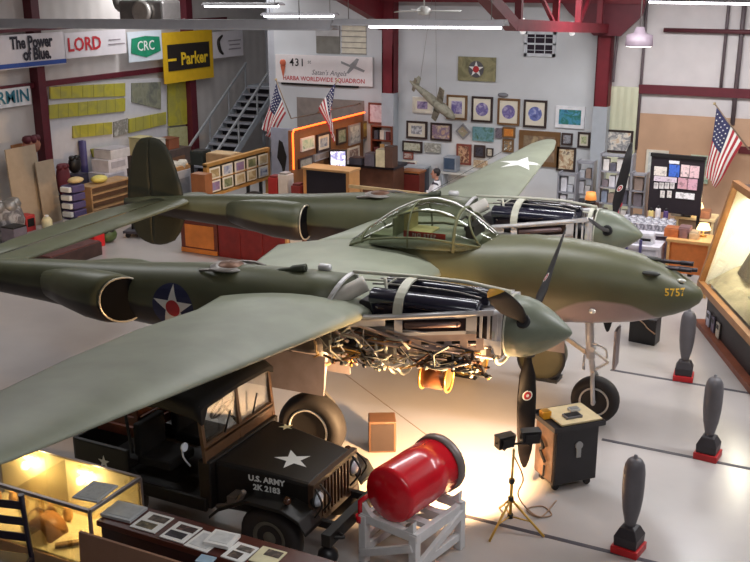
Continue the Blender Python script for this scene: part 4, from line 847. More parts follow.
for a in (.15, 2.25, 4.34):
    d = V((cos(a), sin(a), 0)); n = V((-sin(a), cos(a), .15)).normalized(); b = B(); b.add([d*.14-n*.05, d*.14+n*.05, d*.75+n*.08, d*.75-n*.08, d*.14-n*.05+V((0, 0, .01)), d*.14+n*.05+V((0, 0, .01)), d*.75+n*.08+V((0, 0, .01)), d*.75-n*.08+V((0, 0, .01))], [(3, 2, 1, 0), (4, 5, 6, 7), (0, 1, 5, 4), (1, 2, 6, 5), (2, 3, 7, 6), (3, 0, 4, 7)]); b.obj('blade', m_wht, t)
p = at(150, 11, y=6.5); t = thing('unit_heater', 'shiny grey heater unit hanging at the top left above green banner', 'heater', p)
B().box((0, 0, 0), (1.3, .7, .5)).obj('heater_body', mat('shiny grey casing', (126, 122, 120), .3, .6), t, .06)
b = B(); b.lathe([(0, .24), (.1, .26), (.12, .2)], (.1, -.36, 0), (0, -1, 0), 24); b.obj('fan_ring', mat('pale fan ring', (176, 170, 164), .35, .5), t)
b = B(); b.tube(bent([(-.6, -.1, .1), (-.9, -.1, .2), (-.95, 0, 1.6)]), .1, 12); b.obj('flue', m_alud, t)
B().tube([(.5, 0, .25), (.5, 0, 7.2-p.z)], .015, 6).obj('hanging_rod', m_steel, t); B().tube([(-.4, 0, .25), (-.4, 0, 7.2-p.z)], .015, 6).obj('hanging_rod', m_steel, t)
for u, v, w_ in ((523, 31, 'left'), (572, 33, 'right')):
    p = at(u, v, x=-2.38); b = B(); b.ball(p, .06, 12); b.tube([p, p+V((0, 0, .22))], .02, 6)
    tag(b.obj('bare_bulb', mat('white bulb', (230, 226, 226), .3, emit=.6)), 'white bulb under the red truss, %s of the two' % w_, 'bulb')
# ---- banners on the left wall
BX = WX+.36; EY, EZ = V((0, 1, 0)), V((0, 0, 1))
rl = at(0, 30, x=BX); struct(B().box((BX-.05, 8.5, at(60, 28, x=BX).z), (.06, 12.5, .08)).obj('trim_5', m_redD))
def banner(name, label, u0, v0, u1, v1, m, th=.02, x=BX, cat='banner'):
    uc = (u0+u1)/2; p0, p1 = at(u0, (v0+v1)/2, x=x), at(u1, (v0+v1)/2, x=x); zt, zb = at(uc, v0, x=x).z, at(uc, v1, x=x).z
    c = V((x, (p0.y+p1.y)/2, (zt+zb)/2)); W, H = p1.y-p0.y, zt-zb; t = thing(name, label, cat, c)
    b = B(); b.grid(lambda i, j: V((.012*sin(j*9)*(1-i), (j-.5)*W, (.5-i)*H)), 6, 12); b.grid(lambda i, j: V((-th+.012*sin(j*9)*(1-i), (j-.5)*W, (.5-i)*H)), 6, 12); b.obj('cloth' if cat == 'banner' else 'panel', m, t, fix=False)
    return t, W, H
m_ban = mat('white banner cloth', (224, 218, 222), .7, var=.03)
t, W, H = banner('wall_banner', 'white banner with bold dark slogan and blue bottom stripe', -14, 34, 65, 68, m_ban)
lettering('slogan', 'The Power', H*.5, (.016, .06*W, H*.24), EY, EZ, mat('dark print', (40, 34, 48), .6), t, bold=.016, spacing=.95, xs=.8); lettering('slogan', 'of Blue.', H*.5, (.016, .12*W, -H*.12), EY, EZ, mat('dark print', (40, 34, 48), .6), t, bold=.016, spacing=.95, xs=.8)
B().box((.016, 0, -H*.4), (.006, W, H*.13)).obj('stripe', mat('blue print', (44, 78, 158), .6), t)
t, W, H = banner('wall_banner', 'white banner with one large red word', 65, 31, 126, 56, m_ban)
lettering('word', 'LORD', H*.74, (.016, -.2*W, 0), EY, EZ, mat('red print', (196, 40, 52), .6), t, bold=.012)
b = B(); b.box((.016, .3*W, H*.1), (.004, .2*W, .03)); b.obj('small_print', mat('grey print line', (150, 140, 146), .6), t); b = B(); b.box((.016, .33*W, -H*.08), (.004, .28*W, .03)); b.obj('small_print', mat('grey print line', (150, 140, 146), .6), t)
t, W, H = banner('wall_banner', 'pale banner with three white letters on green emblem', 128, 31, 162, 61, mat('pale blue banner', (206, 214, 222), .7, var=.03))
b = B(); b.prism([(-.44*W, -.2*H), (-.4*W, .28*H), (0, .34*H), (.42*W, .28*H), (.44*W, -.2*H), (0, -.38*H)], (.014, 0, 0), EY, EZ, .006); b.obj('emblem', mat('green print', (28, 132, 96), .6), t); lettering('letters', 'CRC', H*.46, (.024, 0, 0), EY, EZ, m_wht, t, bold=.004)
t, W, H = banner('wall_banner', 'large yellow banner with yellow word in black block', 163, 31, 213, 81, mat('yellow banner', (216, 172, 24), .7, var=.05))
m_bk = mat('black print', (34, 26, 22), .6)
B().box((.016, 0, .0), (.006, W*.84, H*.52)).obj('block', m_bk, t); lettering('word', 'Parker', H*.34, (.024, .1*W, -H*.05), EY, EZ, mat('yellow print', (236, 196, 40), .6), t, bold=.016)
B().box((.022, -.34*W, -.04*H), (.005, W*.16, H*.05)).obj('arrow_bar', mat('yellow print', (236, 196, 40), .6), t)
t, W, H = banner('wall_banner', 'white banner with dark curved figure, right end of the row', 213, 31, 243, 57, m_ban)
b = B(); b.tube(bent([(.016, -.2*W, .35*H), (.016, -.34*W, .15*H), (.016, -.3*W, -.2*H), (.016, -.2*W, -.36*H)]), [.03+.04*sin(i*PI/18) for i in range(19)], 6); b.obj('figure', m_bk, t)
for k in range(3): B().box((.016, .2*W, H*(.12-.16*k)), (.004, W*(.42-.06*(k == 1)), .035)).obj('small_print', mat('grey print line', (150, 140, 146), .6), t)
t, W, H = banner('wall_sign', 'white sign with teal letters cut by left picture edge', -22, 89, 31, 108, mat('white sign board', (224, 224, 226), .5), x=WX+.14, cat='sign')
lettering('letters', 'GARMIN', H*.95, (.016, .47*W, 0), EY, EZ, mat('teal print', (36, 108, 128), .5), t, bold=.008, spacing=1.02, align='RIGHT')
# ---- yellow wing panels on the white board of the left wall
YX = WX+.02
def wallrect(name, label, cat, quad, x, m, th, parent=None, sub=None):
    P = [at(u, v, x=x) for u, v in quad]; b = B(); b.add(P+[p+V((th, 0, 0)) for p in P], [(0, 1, 2, 3), (7, 6, 5, 4), (0, 1, 5, 4), (1, 2, 6, 5), (2, 3, 7, 6), (3, 0, 4, 7)])
    o = b.obj(name, m, parent); return tag(o, label, cat) if label else o
wallrect('backing_board', 'big white board on left wall carrying yellow panels', 'board', ((48, 81), (166, 78), (166, 168), (48, 175)), YX, mat('white board', (202, 200, 204), .6, var=.04), .03)
m_yp = art('yellow green primer', [(166, 158, 52), (182, 172, 60), (160, 154, 74), (190, 180, 76)], 1.6)
def ribs(o, quad, x, n):
    P = [at(u, v, x=x+.05) for u, v in quad]
    for k in range(1, n):
        a, c = P[0].lerp(P[1], k/n), P[3].lerp(P[2], k/n); B().bar(a, c, .018, .012, (1, 0, 0)).obj('rib', mat('olive rib', (146, 142, 66), .6), o)
for lab, quad, n in (('yellow green airframe panel, topmost of those on white board', ((49, 87), (124, 83), (124, 96), (49, 99)), 7), ('bright yellow airframe panel just below the topmost one', ((48, 105), (124, 98), (124, 111), (48, 119)), 8), ('yellow airframe panel low on the left of white board', ((72, 126), (111, 122), (111, 134), (72, 138)), 5), ('yellow green airframe panel below grey panel, right half of the board', ((128, 119), (165, 112), (165, 124), (128, 133)), 5), ('small curved yellow airframe piece at the bottom of the white board', ((90, 149), (112, 145), (112, 153), (92, 157)), 2)):
    o = wallrect('airframe_panel', lab, 'panel', quad, YX+.03, m_yp, .05); ribs(o, quad, YX+.03, n)
wallrect('airframe_panel', 'grey unpainted airframe panel at upper right of the white board', 'panel', ((131, 83), (160, 82), (160, 109), (131, 102)), YX+.03, art('grey panel', [(112, 112, 90), (140, 140, 120), (96, 98, 92)], 3), .04)
wallrect('airframe_panel', 'crossed grey rib piece between the lower yellow panels', 'panel', ((113, 122), (127, 118), (127, 133), (113, 137)), YX+.03, art('rib grey', [(170, 168, 164), (120, 118, 112), (190, 190, 188)], 6), .04)
wallrect('airframe_panel', 'tall upright yellow airframe panel below the big yellow banner', 'panel', ((167, 82), (185, 80), (186, 124), (168, 126)), YX+.03, m_yp, .05)
wallrect('airframe_panel', 'tall upright pale panel below the upright yellow one', 'panel', ((168, 128), (186, 126), (187, 150), (169, 152)), YX+.03, art('pale yellow primer', [(176, 172, 120), (190, 188, 140), (160, 156, 110)], 3), .05)
# ---- squadron sign, stairs
p0, p1 = at(277, 53, y=WY), at(374, 58, y=WY); pb = at(325, 84, y=WY); H = (p0.z+p1.z)/2-pb.z; W = p1.x-p0.x
t = thing('squadron_sign', 'long white squadron sign with aircraft drawing above two flags', 'sign', ((p0.x+p1.x)/2, WY-.06, (p0.z+p1.z)/2-H/2))
EX = V((1, 0, 0)); B().box((0, 0, 0), (W, .05, H)).obj('board', mat('white sign', (228, 222, 222), .5, var=.03), t)
B().box((-.05*W, .02, -H*.54), (W*.8, .05, .05)).obj('shelf_edge', m_dark, t)
lettering('number', '431', H*.38, (-.27*W, -.03, .22*H), EX, EZ, m_dark, t, bold=.004, spacing=1.15); lettering('number_suffix', 'st', H*.2, (-.14*W, -.03, .27*H), EX, EZ, m_dark, t)
lettering('name_line', "Satan's Angels", H*.25, (.06*W, -.03, -.1*H), EX, EZ, mat('grey script', (96, 92, 100), .6), t, shear=.3)
lettering('motto', 'HARBA WORLDWIDE SQUADRON', H*.215, (.0, -.03, -.34*H), EX, EZ, mat('red sign print', (186, 52, 60), .6), t, bold=.003)
b = B(); b.ball((-.42*W, -.03, .2*H), .1, 12, (1, .15, 1)); b.prism([(-.08, .0), (.08, 0), (0, -.34)], (-.42*W, -.03, .1*H), EX, EZ, .006); b.obj('badge', mat('orange red badge', (190, 96, 66), .6), t)
b = B(); b.prism([(-.36, .12), (-.1, .03), (.1, .2), (.17, .18), (.08, .0), (.34, -.1), (.3, -.15), (.02, -.06), (-.14, -.2), (-.2, -.18), (-.1, -.03), (-.36, .06)], (.31*W, -.03, .18*H), EX, EZ, .004); b.obj('aircraft_drawing', mat('grey drawing', (150, 150, 152), .6), t)
XL, XR = -15.7, -14.6
l0, l1, r0, r1 = at(190, 150, x=XL), at(245, 62, x=XL), at(223, 138, x=XR), at(275, 65, x=XR)
ya, za, yb, zb2 = (l0.y+r0.y)/2, (l0.z+r0.z)/2-.8, (l1.y+r1.y)/2, (l1.z+r1.z)/2-.8
k_ = (zb2-za)/(yb-ya); y0_ = ya-(za-.15)/k_; n = 13
ST = thing('staircase', 'grey steel staircase with light treads and two handrails climbing away at left rear', 'staircase', ((XL+XR)/2, y0_, 0))
for i in range(n):
    y = (yb-y0_)*i/(n-1); z = .15+k_*y; tr = B().box((0, y, z), (XR-XL-.06, .27, .045)).obj('tread', mat('grey tread', (150, 150, 158), .6), ST); B().box((0, y+.12, z-.11), (XR-XL-.08, .02, .17)).obj('tread_shade', mat('dark riser', (46, 44, 52), .7), tr)  # dark plates added to paint the shadow under each tread
for x in (XL, XR):
    x -= (XL+XR)/2; B().bar((x, 0, .05), (x, yb-y0_, .05+k_*(yb-y0_)), .05, .2).obj('stringer', m_gp, ST); B().bar((x, 0, .95), (x, yb-y0_, .95+k_*(yb-y0_)), .06, .06).obj('handrail', mat('pale grey rail', (160, 162, 166), .45), ST)
    for q in (.02, .35, .68, .98): y = (yb-y0_)*q; B().bar((x, y, .05+k_*y), (x, y, .95+k_*y), .045, .045, (1, 0, 0)).obj('baluster', mat('pale grey rail', (160, 162, 166), .45), ST)
B().box((.6, yb-y0_+.5, zb2+.02), (XR-XL+1.2, .9, .1)).obj('landing', m_gp, ST)
for x in (-.5, 1.6): B().box((x, yb-y0_+.85, zb2/2), (.08, .08, zb2)).obj('landing_post', m_gp, ST)
struct(B().box((-13.6, 17.45, zb2+1.1), (.9, .08, 2.1)).obj('door_1', mat('dark maroon door', (66, 40, 52), .5)))
# ================================================================== PICTURES ON THE BACK WALL
FR = {'k': mat('dark frame', (54, 42, 40), .4), 'g': mat('gold brown frame', (112, 82, 52), .4), 'w': mat('white frame', (220, 220, 224), .4), 'c': mat('cream frame', (212, 204, 190), .5), 'r': mat('reddish frame', (120, 62, 52), .4), 'y': mat('grey frame', (136, 134, 136), .4)}
m_mount = mat('cream mount', (216, 208, 190), .6, var=.03)
_pn = [0]
def picture(label, u0, v0, u1, v1, f, cols, mount=True, y=None, x=None, fw=.05, sc=4., rot=0., name='framed_picture', cat='picture', sh='rect', lift=0.):
    _pn[0] += 1; uc, vc = (u0+u1)/2, (v0+v1)/2
    kw = dict(x=x) if x is not None else dict(y=WY if y is None else y)
    c = at(uc, vc, **kw); a, b2 = at(u0, vc, **kw), at(u1, vc, **kw); W = (b2.y-a.y) if x is not None else (b2.x-a.x); H = at(uc, v0, **kw).z-at(uc, v1, **kw).z
    t = thing(name, label, cat, c+(V((.025+lift, 0, 0)) if x is not None else V((0, -.025-lift, 0)))); t.rotation_euler = (0, rot, PI/2 if x is not None else 0)
    if f:
        b = B(); fw = min(fw, W*.16, H*.16)
        b.box((0, 0, H/2-fw/2), (W, .05, fw)).box((0, 0, -H/2+fw/2), (W, .05, fw)).box((W/2-fw/2, 0, 0), (fw, .05, H-2*fw)).box((-W/2+fw/2, 0, 0), (fw, .05, H-2*fw)); b.obj('frame', FR[f], t)
    else: fw = 0
    if mount: B().box((0, .005, 0), (W-2*fw, .03, H-2*fw)).obj('mount', m_mount, t)
    k = .62 if mount else 1; m = art('picture art %d' % _pn[0], cols, sc/max(.3, W), _pn[0]*1.3)
    if sh == 'disc': b = B(); b.lathe([(0, min(W, H)*.30), (.012, min(W, H)*.29)], (0, -.008, 0), (0, -1, 0), 28); b.obj('print', m, t)
    else: B().box((0, -.004, 0), ((W-2*fw)*k, .034, (H-2*fw)*k)).obj('print' if f else 'panel', m, t)
    return t
pur = [(150, 140, 190), (96, 84, 140), (190, 180, 205)]
picture('wide purple landscape in pale frame behind the hanging model aircraft', 413, 97, 433, 113, 'c', [(120, 96, 130), (170, 150, 180), (90, 80, 120)])
picture('dark framed purple print just right of the hanging model aircraft', 447, 95, 467.5, 119.5, 'g', pur)
picture('dark framed round purple emblem, second of the four large prints', 472, 96.5, 493, 122, 'k', pur, sh='disc')
picture('brown framed small purple emblem, third of the four large prints', 498, 98.5, 520, 125, 'g', pur, sh='disc')
picture('dark framed blue white emblem, rightmost of the four large prints', 524, 100, 547, 127.5, 'k', [(210, 210, 225), (110, 120, 180), (60, 66, 120)], sh='disc')
picture('blue seascape in a wide white frame near red column', 556, 106, 585, 128, 'w', [(40, 96, 120), (70, 140, 170), (40, 110, 90), (90, 150, 190)], False, fw=.1)
picture('black framed sketch on white, below the purple landscape', 407, 121, 427.5, 138.5, 'k', [(225, 225, 228), (120, 120, 126), (228, 226, 226)])
picture('brown framed painting with warm sky below the model aircraft nose', 431, 123, 452, 140.5, 'k', [(190, 160, 130), (120, 100, 130), (210, 190, 150)], False)
picture('small diamond shaped pinkish picture between framed painting and landscape', 458, 126, 469, 137, 'y', [(180, 130, 110), (150, 150, 120), (200, 170, 160)], False, rot=PI/4)
picture('unframed green landscape picture below the round purple emblem', 473, 127, 494, 141, None, [(70, 110, 96), (110, 150, 160), (60, 96, 60)], False)
picture('small dark picture left of the orange one', 496, 128, 502.5, 138, None, [(50, 44, 50), (120, 110, 120), (30, 28, 30)], False)
picture('bright orange picture below the third large print', 503, 127, 515.5, 137.5, 'g', [(214, 140, 50), (190, 110, 40), (226, 160, 80)], False)
picture('wide double picture in brown frame beside the grey pillar', 403, 141, 422.5, 152, 'k', [(120, 110, 70), (190, 190, 170), (90, 80, 60)], False)
picture('grey cartoon like print without frame beside the double picture', 425, 143, 441, 152.5, None, [(196, 196, 186), (130, 128, 120), (206, 206, 196)], False)
picture('small brown picture below the wide double picture', 404, 152, 413.5, 159, 'r', [(120, 70, 60), (200, 180, 170), (90, 50, 46)], False)
picture('dark red framed panel low beside the grey pillar', 403, 160.5, 417, 169.5, 'c', [(60, 24, 28), (90, 34, 36), (50, 24, 30)], False)
picture('tall red brown picture right of the seated person', 457, 144, 471.5, 164.5, 'r', [(140, 66, 46), (90, 60, 50), (190, 150, 120), (120, 100, 60)], False)
picture('black square picture below the green landscape', 474.5, 145, 485.5, 157.5, 'k', [(30, 28, 36), (60, 58, 70), (20, 20, 26)], False)
picture('tiny black framed picture right of the black square one', 487, 148, 493.5, 156.5, 'k', [(200, 196, 186), (150, 146, 130)], True)
picture('cream oval pattern print below the black square picture', 474, 160, 488, 167.5, None, [(206, 196, 170), (150, 120, 90), (214, 206, 186)], False)
picture('small white figure picture below the orange one', 503, 139, 514, 152, 'g', [(220, 216, 206), (90, 80, 70), (190, 150, 100)], False)
picture('wide brown shelf like picture half hidden by the far wing', 519, 131, 560, 166, 'g', [(150, 124, 96), (110, 90, 74), (176, 156, 120), (190, 180, 80)], False, fw=.12, sc=2)
picture('dark portrait in black frame below the seascape', 562, 133, 573, 145, 'k', [(40, 38, 44), (150, 150, 156), (30, 28, 30)], False)
picture('black framed small green print beside cream wall panel', 578, 132, 590.5, 147.5, 'k', [(150, 170, 90), (206, 206, 170), (90, 110, 60)])
picture('tan collage of notices in a thin dark frame behind far engine', 557, 147, 576, 171, 'k', [(196, 170, 130), (150, 110, 80), (214, 200, 170), (110, 90, 80)], False)
picture('framed bird print with dark frame on the cream wall panel', 606, 130, 633, 152.5, 'k', [(216, 212, 206), (120, 120, 126), (222, 216, 206), (200, 160, 110)], False, y=WY-.02)
picture('tall white framed poster partly behind black display board', 646, 150, 668, 178, 'c', [(206, 206, 202), (180, 184, 180), (214, 212, 210)], False, y=WY+.04)
picture('pale green poster between black display board and flag', 690, 155, 709, 183, None, [(160, 190, 160), (190, 200, 180), (120, 160, 140)], False, y=WY+.04)
# riveted skin panel with star
t = picture('olive aircraft skin panel with white star high on back wall', 458.5, 57, 496, 81, None, [(116, 112, 80), (146, 140, 104), (98, 96, 70)], False, name='skin_panel', cat='panel')
c = at(477, 68.5, y=WY); b = B(); b.prism(disc(.2), (0, -.05, 0), (1, 0, 0), (0, 0, 1), .004); b.obj('roundel', mat('dull blue roundel', (86, 84, 88), .6), t); b = B(); b.prism(star(.2), (0, -.056, 0), (1, 0, 0), (0, 0, 1), .004); b.obj('star', m_wht, t); b = B(); b.prism(disc(.08), (0, -.062, 0), (1, 0, 0), (0, 0, 1), .004); b.obj('star_centre', m_sred, t)
p = at(503, 95, y=WY); b = B(); b.ball(p, .1, 16, (1.4, .6, .6)); tag(b.obj('wall_bell', mat('grey dome', (120, 120, 126), .4)), 'small grey dome on the wall above the four large prints', 'dome')
# hanging model aircraft
mp = at(434, 101, y=WY-.55); MA = thing('model_aircraft', 'camouflaged model aircraft hanging nose down before the picture wall', 'model aircraft', mp)
n0, n1 = at(455, 119, y=WY-.6)-mp, at(410, 81, y=WY-.5)-mp; ax = (n0-n1).normalized(); m_cam = art('grey brown camouflage', [(116, 110, 92), (150, 146, 130), (86, 82, 66)], 5)
b = B(); L = (n0-n1).length; b.lathe([(0, .02), (L*.1, .05), (L*.4, .1), (L*.7, .13), (L*.88, .11), (L*.97, .06), (L, .01)], n1, ax, 16); b.obj('fuselage', m_cam, MA)
sd = V((.55, -.6, .62)); sd = (sd-ax*sd.dot(ax)).normalized(); up = ax.cross(sd)
def slab(o, ds, half, ch, th=.02):
    b = B(); b.add([o+ds*half*k+ax*ch*q+up.normalized()*th*w for w in (-.5, .5) for k, q in ((-1, -.25), (1, -.25), (1, .25), (0, .5), (-1, .25))], [(4, 3, 2, 1, 0), (5, 6, 7, 8, 9)]+[(i, (i+1) % 5, 5+(i+1) % 5, 5+i) for i in range(5)]); return b
slab(n1.lerp(n0, .62), sd, .62, .3).obj('wing', m_cam, MA); slab(n1.lerp(n0, .1), sd, .24, .16).obj('tailplane', m_cam, MA)
o_ = n1.lerp(n0, .1); q = -up if up.z < 0 else up; b = B(); b.prism([(-.1, 0), (.14, 0), (-.02, .26), (-.12, .28)], o_, ax, q, .02); b.obj('tail_fin', m_cam, MA)
B().tube([n1.lerp(n0, .6), V((0, 0, 2.4))], .004, 4).obj('hanging_wire', m_steel, MA); B().tube([n1.lerp(n0, .2), V((-.1, 0, 2.4))], .004, 4).obj('hanging_wire', m_steel, MA)
# ================================================================== FLAGS
m_fr, m_fb = mat('flag red', (168, 44, 56), .7), mat('flag blue', (52, 54, 92), .7)
def flag(label, tip, end, bot, y, seed):
    """flag hanging from a slanting pole: tip of the pole, lower end of the hoist, lowest corner"""
    T, Hn, Bt = at(*tip, y=y), at(*end, y=y), at(*bot, y=y); t = thing('american_flag', label, 'flag', T)
    Hn, Bt = Hn-T, Bt-T; hd = Hn.normalized()
    B().tube([-hd*.06, Hn*1.2+V((0, y*0+.1, 0)), V((Hn.x*1.25, WY-y-.03, Hn.z*1.25))], .016, 8).obj('flagpole', mat('brass flagpole', (150, 130, 110), .4, .4), t); B().ball(-hd*.09, .035, 10).obj('finial', mat('brass ball', (190, 170, 130), .3, .5), t)
    wb = Hn.length*.22
    def pt(s, q):
        top = Hn*q; low = Bt+V(((q-.5)*wb, 0, (1-q)*.28)); k = s**.85; p = top.lerp(low, k)
        return p+V((.03*sin(s*5+q*4+seed)*s, -.05+.06*sin(q*12+s*2.5+seed)*(.25+s*.9), .0))
    b = B(); nu, nv = 27, 27; vs = [pt(i/(nu-1), j/(nv-1)) for i in range(nu) for j in range(nv)]
    for mi in (0, 1, 2):
        fs = []
        for i in range(nu-1):
            for j in range(nv-1):
                cant = i < 11 and j < 14; red = (j*13//(nv-1)) % 2 == 0; w = 2 if cant else 0 if red else 1
                if w == mi: fs.append((i*nv+j, i*nv+j+1, (i+1)*nv+j+1, (i+1)*nv+j))
        b.use(mi); b.add(vs, fs, True)
    b.use(1)
    for i in range(5):
        for j in range(5):
            p, e1, e2 = pt((i+.6)*.37/5, (j+.6)*.5/5), V((.024, 0, 0)), V((0, 0, .024)); nn = V((0, -.012, 0)); b.add([p+nn+e1*x+e2*z for x, z in star(1)], [tuple(range(10))])
    b.obj('cloth', [m_fr, m_wht, m_fb], t, fix=False)
flag('hanging flag beside the staircase, left of the two below the sign', (277, 83), (287, 113), (267, 139), 8.6, 1.)
flag('hanging flag in the middle below the right part of squadron sign', (336, 83), (319, 108), (334, 142), 8.1, 2.2)
flag('hanging flag on the right wall above the lit diorama', (717, 107), (743, 143), (710, 188), WY-.5, .4)
# ================================================================== LED-EDGED PANEL WALL
LX = -8.65; pf, pe = at(292, 131, x=LX), at(367, 113, x=LX); zl = pf.z
PW = thing('panel_wall', 'orange plywood panel wall edged by glowing orange light rope', 'partition', (LX, (pf.y+10.4)/2, 0))
B().box((-.06, 0, zl/2), (.1, 10.4-pf.y, zl)).obj('plywood', mat('orange plywood', (128, 84, 48), .5, var=.15, scale=3), PW)
yl = (10.4-pf.y)/2; B().tube([(.03, -yl-.02, at(290, 170, x=LX).z), (.03, -yl-.02, zl-.05), (.03, -yl+.04, zl+.02), (.03, yl, zl+.02)], .022, 8).obj('light_rope', mat('glowing orange rope', (255, 92, 30), .4, emit=3.5, var=.25, scale=12), PW)
lamp('light_rope_light', 'AREA', (LX+.3, 8.6, zl-.1), 5, (1, .45, .15), 3, .1, aim=(LX, 8.6, .8))
for lab, r_, f, cols, mt in (('small green print at the left end of orange plywood wall', (300, 137, 313, 150), 'c', [(150, 180, 150), (200, 206, 180), (110, 140, 120)], False), ('dark framed blue print, second on the orange plywood wall', (316, 133, 329, 151), 'k', [(110, 130, 160), (180, 190, 196), (80, 90, 120)], True), ('dark green print half behind the middle flag', (336, 128, 345, 144), 'k', [(90, 110, 90), (140, 150, 130), (60, 70, 66)], False), ('tall grey double print right of the middle flag', (348, 124, 359, 144), 'y', [(120, 130, 130), (180, 186, 184), (90, 96, 104)], False), ('small yellow print at the right end of orange plywood wall', (361, 121, 368, 138), 'g', [(190, 160, 60), (140, 120, 70)], False), ('grey print low on the left of plywood wall', (298, 157, 311, 167), 'k', [(120, 116, 106), (160, 156, 146), (80, 76, 70)], False), ('tall white brown print low on the right of plywood wall', (347, 147, 358, 162), 'c', [(190, 176, 160), (120, 90, 80), (206, 200, 190)], False), ('narrow tilted grey strip print in the middle of plywood wall', (313, 152, 331, 159), 'y', [(110, 100, 96), (150, 140, 130)], False)):
    picture(lab, *r_, f, cols, mt, x=LX+.0)
# television on a bracket
c = at(338, 160, x=LX+.35); t = thing('television', 'small glowing television on the orange plywood wall', 'television', c, .5)
B().box((0, .06, 0), (.44, .12, .5)).obj('casing', m_dark, t, .02); B().box((0, -.002, .02), (.36, .01, .38)).obj('screen', art('tv picture', [(210, 200, 226), (120, 120, 170), (240, 236, 246), (80, 76, 110)], 7), t).data.materials[0].node_tree.nodes['Principled BSDF'].inputs['Emission Strength'].default_value = 1.
nt = bpy.data.materials['tv picture'].node_tree; nt.links.new(nt.nodes['Color Ramp'].outputs[0] if 'Color Ramp' in nt.nodes else [n for n in nt.nodes if n.type == 'VALTORGB'][0].outputs[0], nt.nodes['Principled BSDF'].inputs['Emission Color'])
B().bar((0, .1, 0), (-.24, .22, 0), .06, .06).obj('bracket', m_dark, t)
# pink notice board right of the rope
picture('pale pink notice board between the light rope and grey pillar', 369, 103, 391, 124, 'r', [(214, 186, 190), (226, 206, 208), (196, 150, 156)], False, y=WY-.02, name='notice_board', cat='board')
# ================================================================== FLOOR FURNITURE AT THE BACK
def pbox(name, label, cat, u0, v0, u1, v1, y, d, m, floor=False, group=None, bev=.01, rz=0.):
    """box whose front face, on the plane y, covers the surveyed rectangle; returns its thing and size"""
    uc, vc = (u0+u1)/2, (v0+v1)/2; W = at(u1, vc, y=y).x-at(u0, vc, y=y).x; zt, zb = at(uc, v0, y=y).z, at(uc, v1, y=y).z
    if floor: zb = 0.
    c = at(uc, vc, y=y); t = thing(name, label, cat, (c.x, y+d/2, zb), rz, group)
    if m is not None: B().box((0, 0, (zt-zb)/2), (W, d, zt-zb)).obj('body', m, t, bev)
    return t, W, zt-zb
# long red chest pair behind the far boom
t, W, H = pbox('wooden_chest', 'dark wooden chest with bright orange front panel below far boom', 'chest', 181, 221, 217, 259, 4.9, .38, None, True)
B().box((0, 0, H/2), (W, .38, H)).obj('carcass', mat('dark red brown chest', (92, 42, 32), .4, var=.2), t, .01); B().box((.02, -.195, H/2+.02), (W*.78, .02, H*.68)).obj('front_panel', m_orange, t); B().box((.0, -.2, .06), (W*.98, .03, .1)).obj('plinth', m_orange, t)
for k in range(3): B().ball((-.3+.25*k, -.1, H+.04), .05, 10).obj('top_knob', m_dark, t)
t, W, H = pbox('red_counter', 'long dark red wooden counter right of the orange fronted chest', 'counter', 218, 228, 285, 265, 4.9, .5, None, True)
m_rc = mat('dark red panel', (112, 30, 28), .35, var=.2)
for k in range(3): B().box((-W/3+k*W/3, 0, H/2), (W/3-.012, .5, H)).obj('panel', m_rc, t, .008)
B().box((0, -.02, H+.02), (W+.04, .58, .05)).obj('worktop', mat('pale worktop', (176, 160, 140), .4), t, .008); 
b = B(); b.box((W/2+.02, -.2, H/2), (.06, .1, H*1.0)); b.obj('end_post', m_pine, t)
t, W, H = pbox('low_screen', 'small white screen with red wood posts beside dark red counter', 'panel', 290, 236, 303, 264, 5.0, .06, mat('white card panel', (206, 204, 200), .6), True)
for s in (-1, 1): B().box((s*(W/2+.03), -.01, H/2), (.07, .08, H)).obj('post', m_wood, t)
t, W, H = pbox('dark_crate', 'dark blue black crate under the wing root, right of white panel', 'crate', 306, 236, 320, 262, 5.1, .4, mat('dark blue crate', (36, 38, 52), .5), True); B().box((0, 0, H+.01), (W*1.04, .42, .04)).obj('lid', m_dark, t)
# black display cabinet with pine posts
t, W, H = pbox('display_cabinet', 'black fronted display cabinet between light pine posts above far boom', 'cabinet', 303, 171, 349, 200, 6.2, .5, None, True)
B().box((0, 0, H/2), (W*.86, .49, H*.98)).obj('black_front', mat('black cabinet front', (24, 20, 30), .3), t)
for s in (-1, 1): B().box((s*W*.465, 0, H/2), (W*.07, .5, H)).obj('pine_post', mat('light pine', (190, 136, 80), .5, var=.1), t, .005)
B().box((0, -.02, H+.02), (W*1.04, .54, .05)).obj('pine_top', m_pine, t, .005)
a, c = at(349, 186, y=6.2), at(432, 197, y=6.2)
t = thing('barrier_rail', 'long thin tan barrier rail running behind the cockpit canopy', 'rail', ((a.x+c.x)/2, 6.2, 0)); o = t.location
B().bar((a.x-o.x, 0, a.z), (c.x-o.x, 0, a.z-.02), .05, .07).obj('rail', mat('tan rail', (206, 176, 130), .5), t)
for x in (a.x+.3-o.x, c.x-.2-o.x): B().bar((x, 0, 0), (x, 0, a.z-.03), .05, .05, (0, 1, 0)).obj('post', m_pine, t)
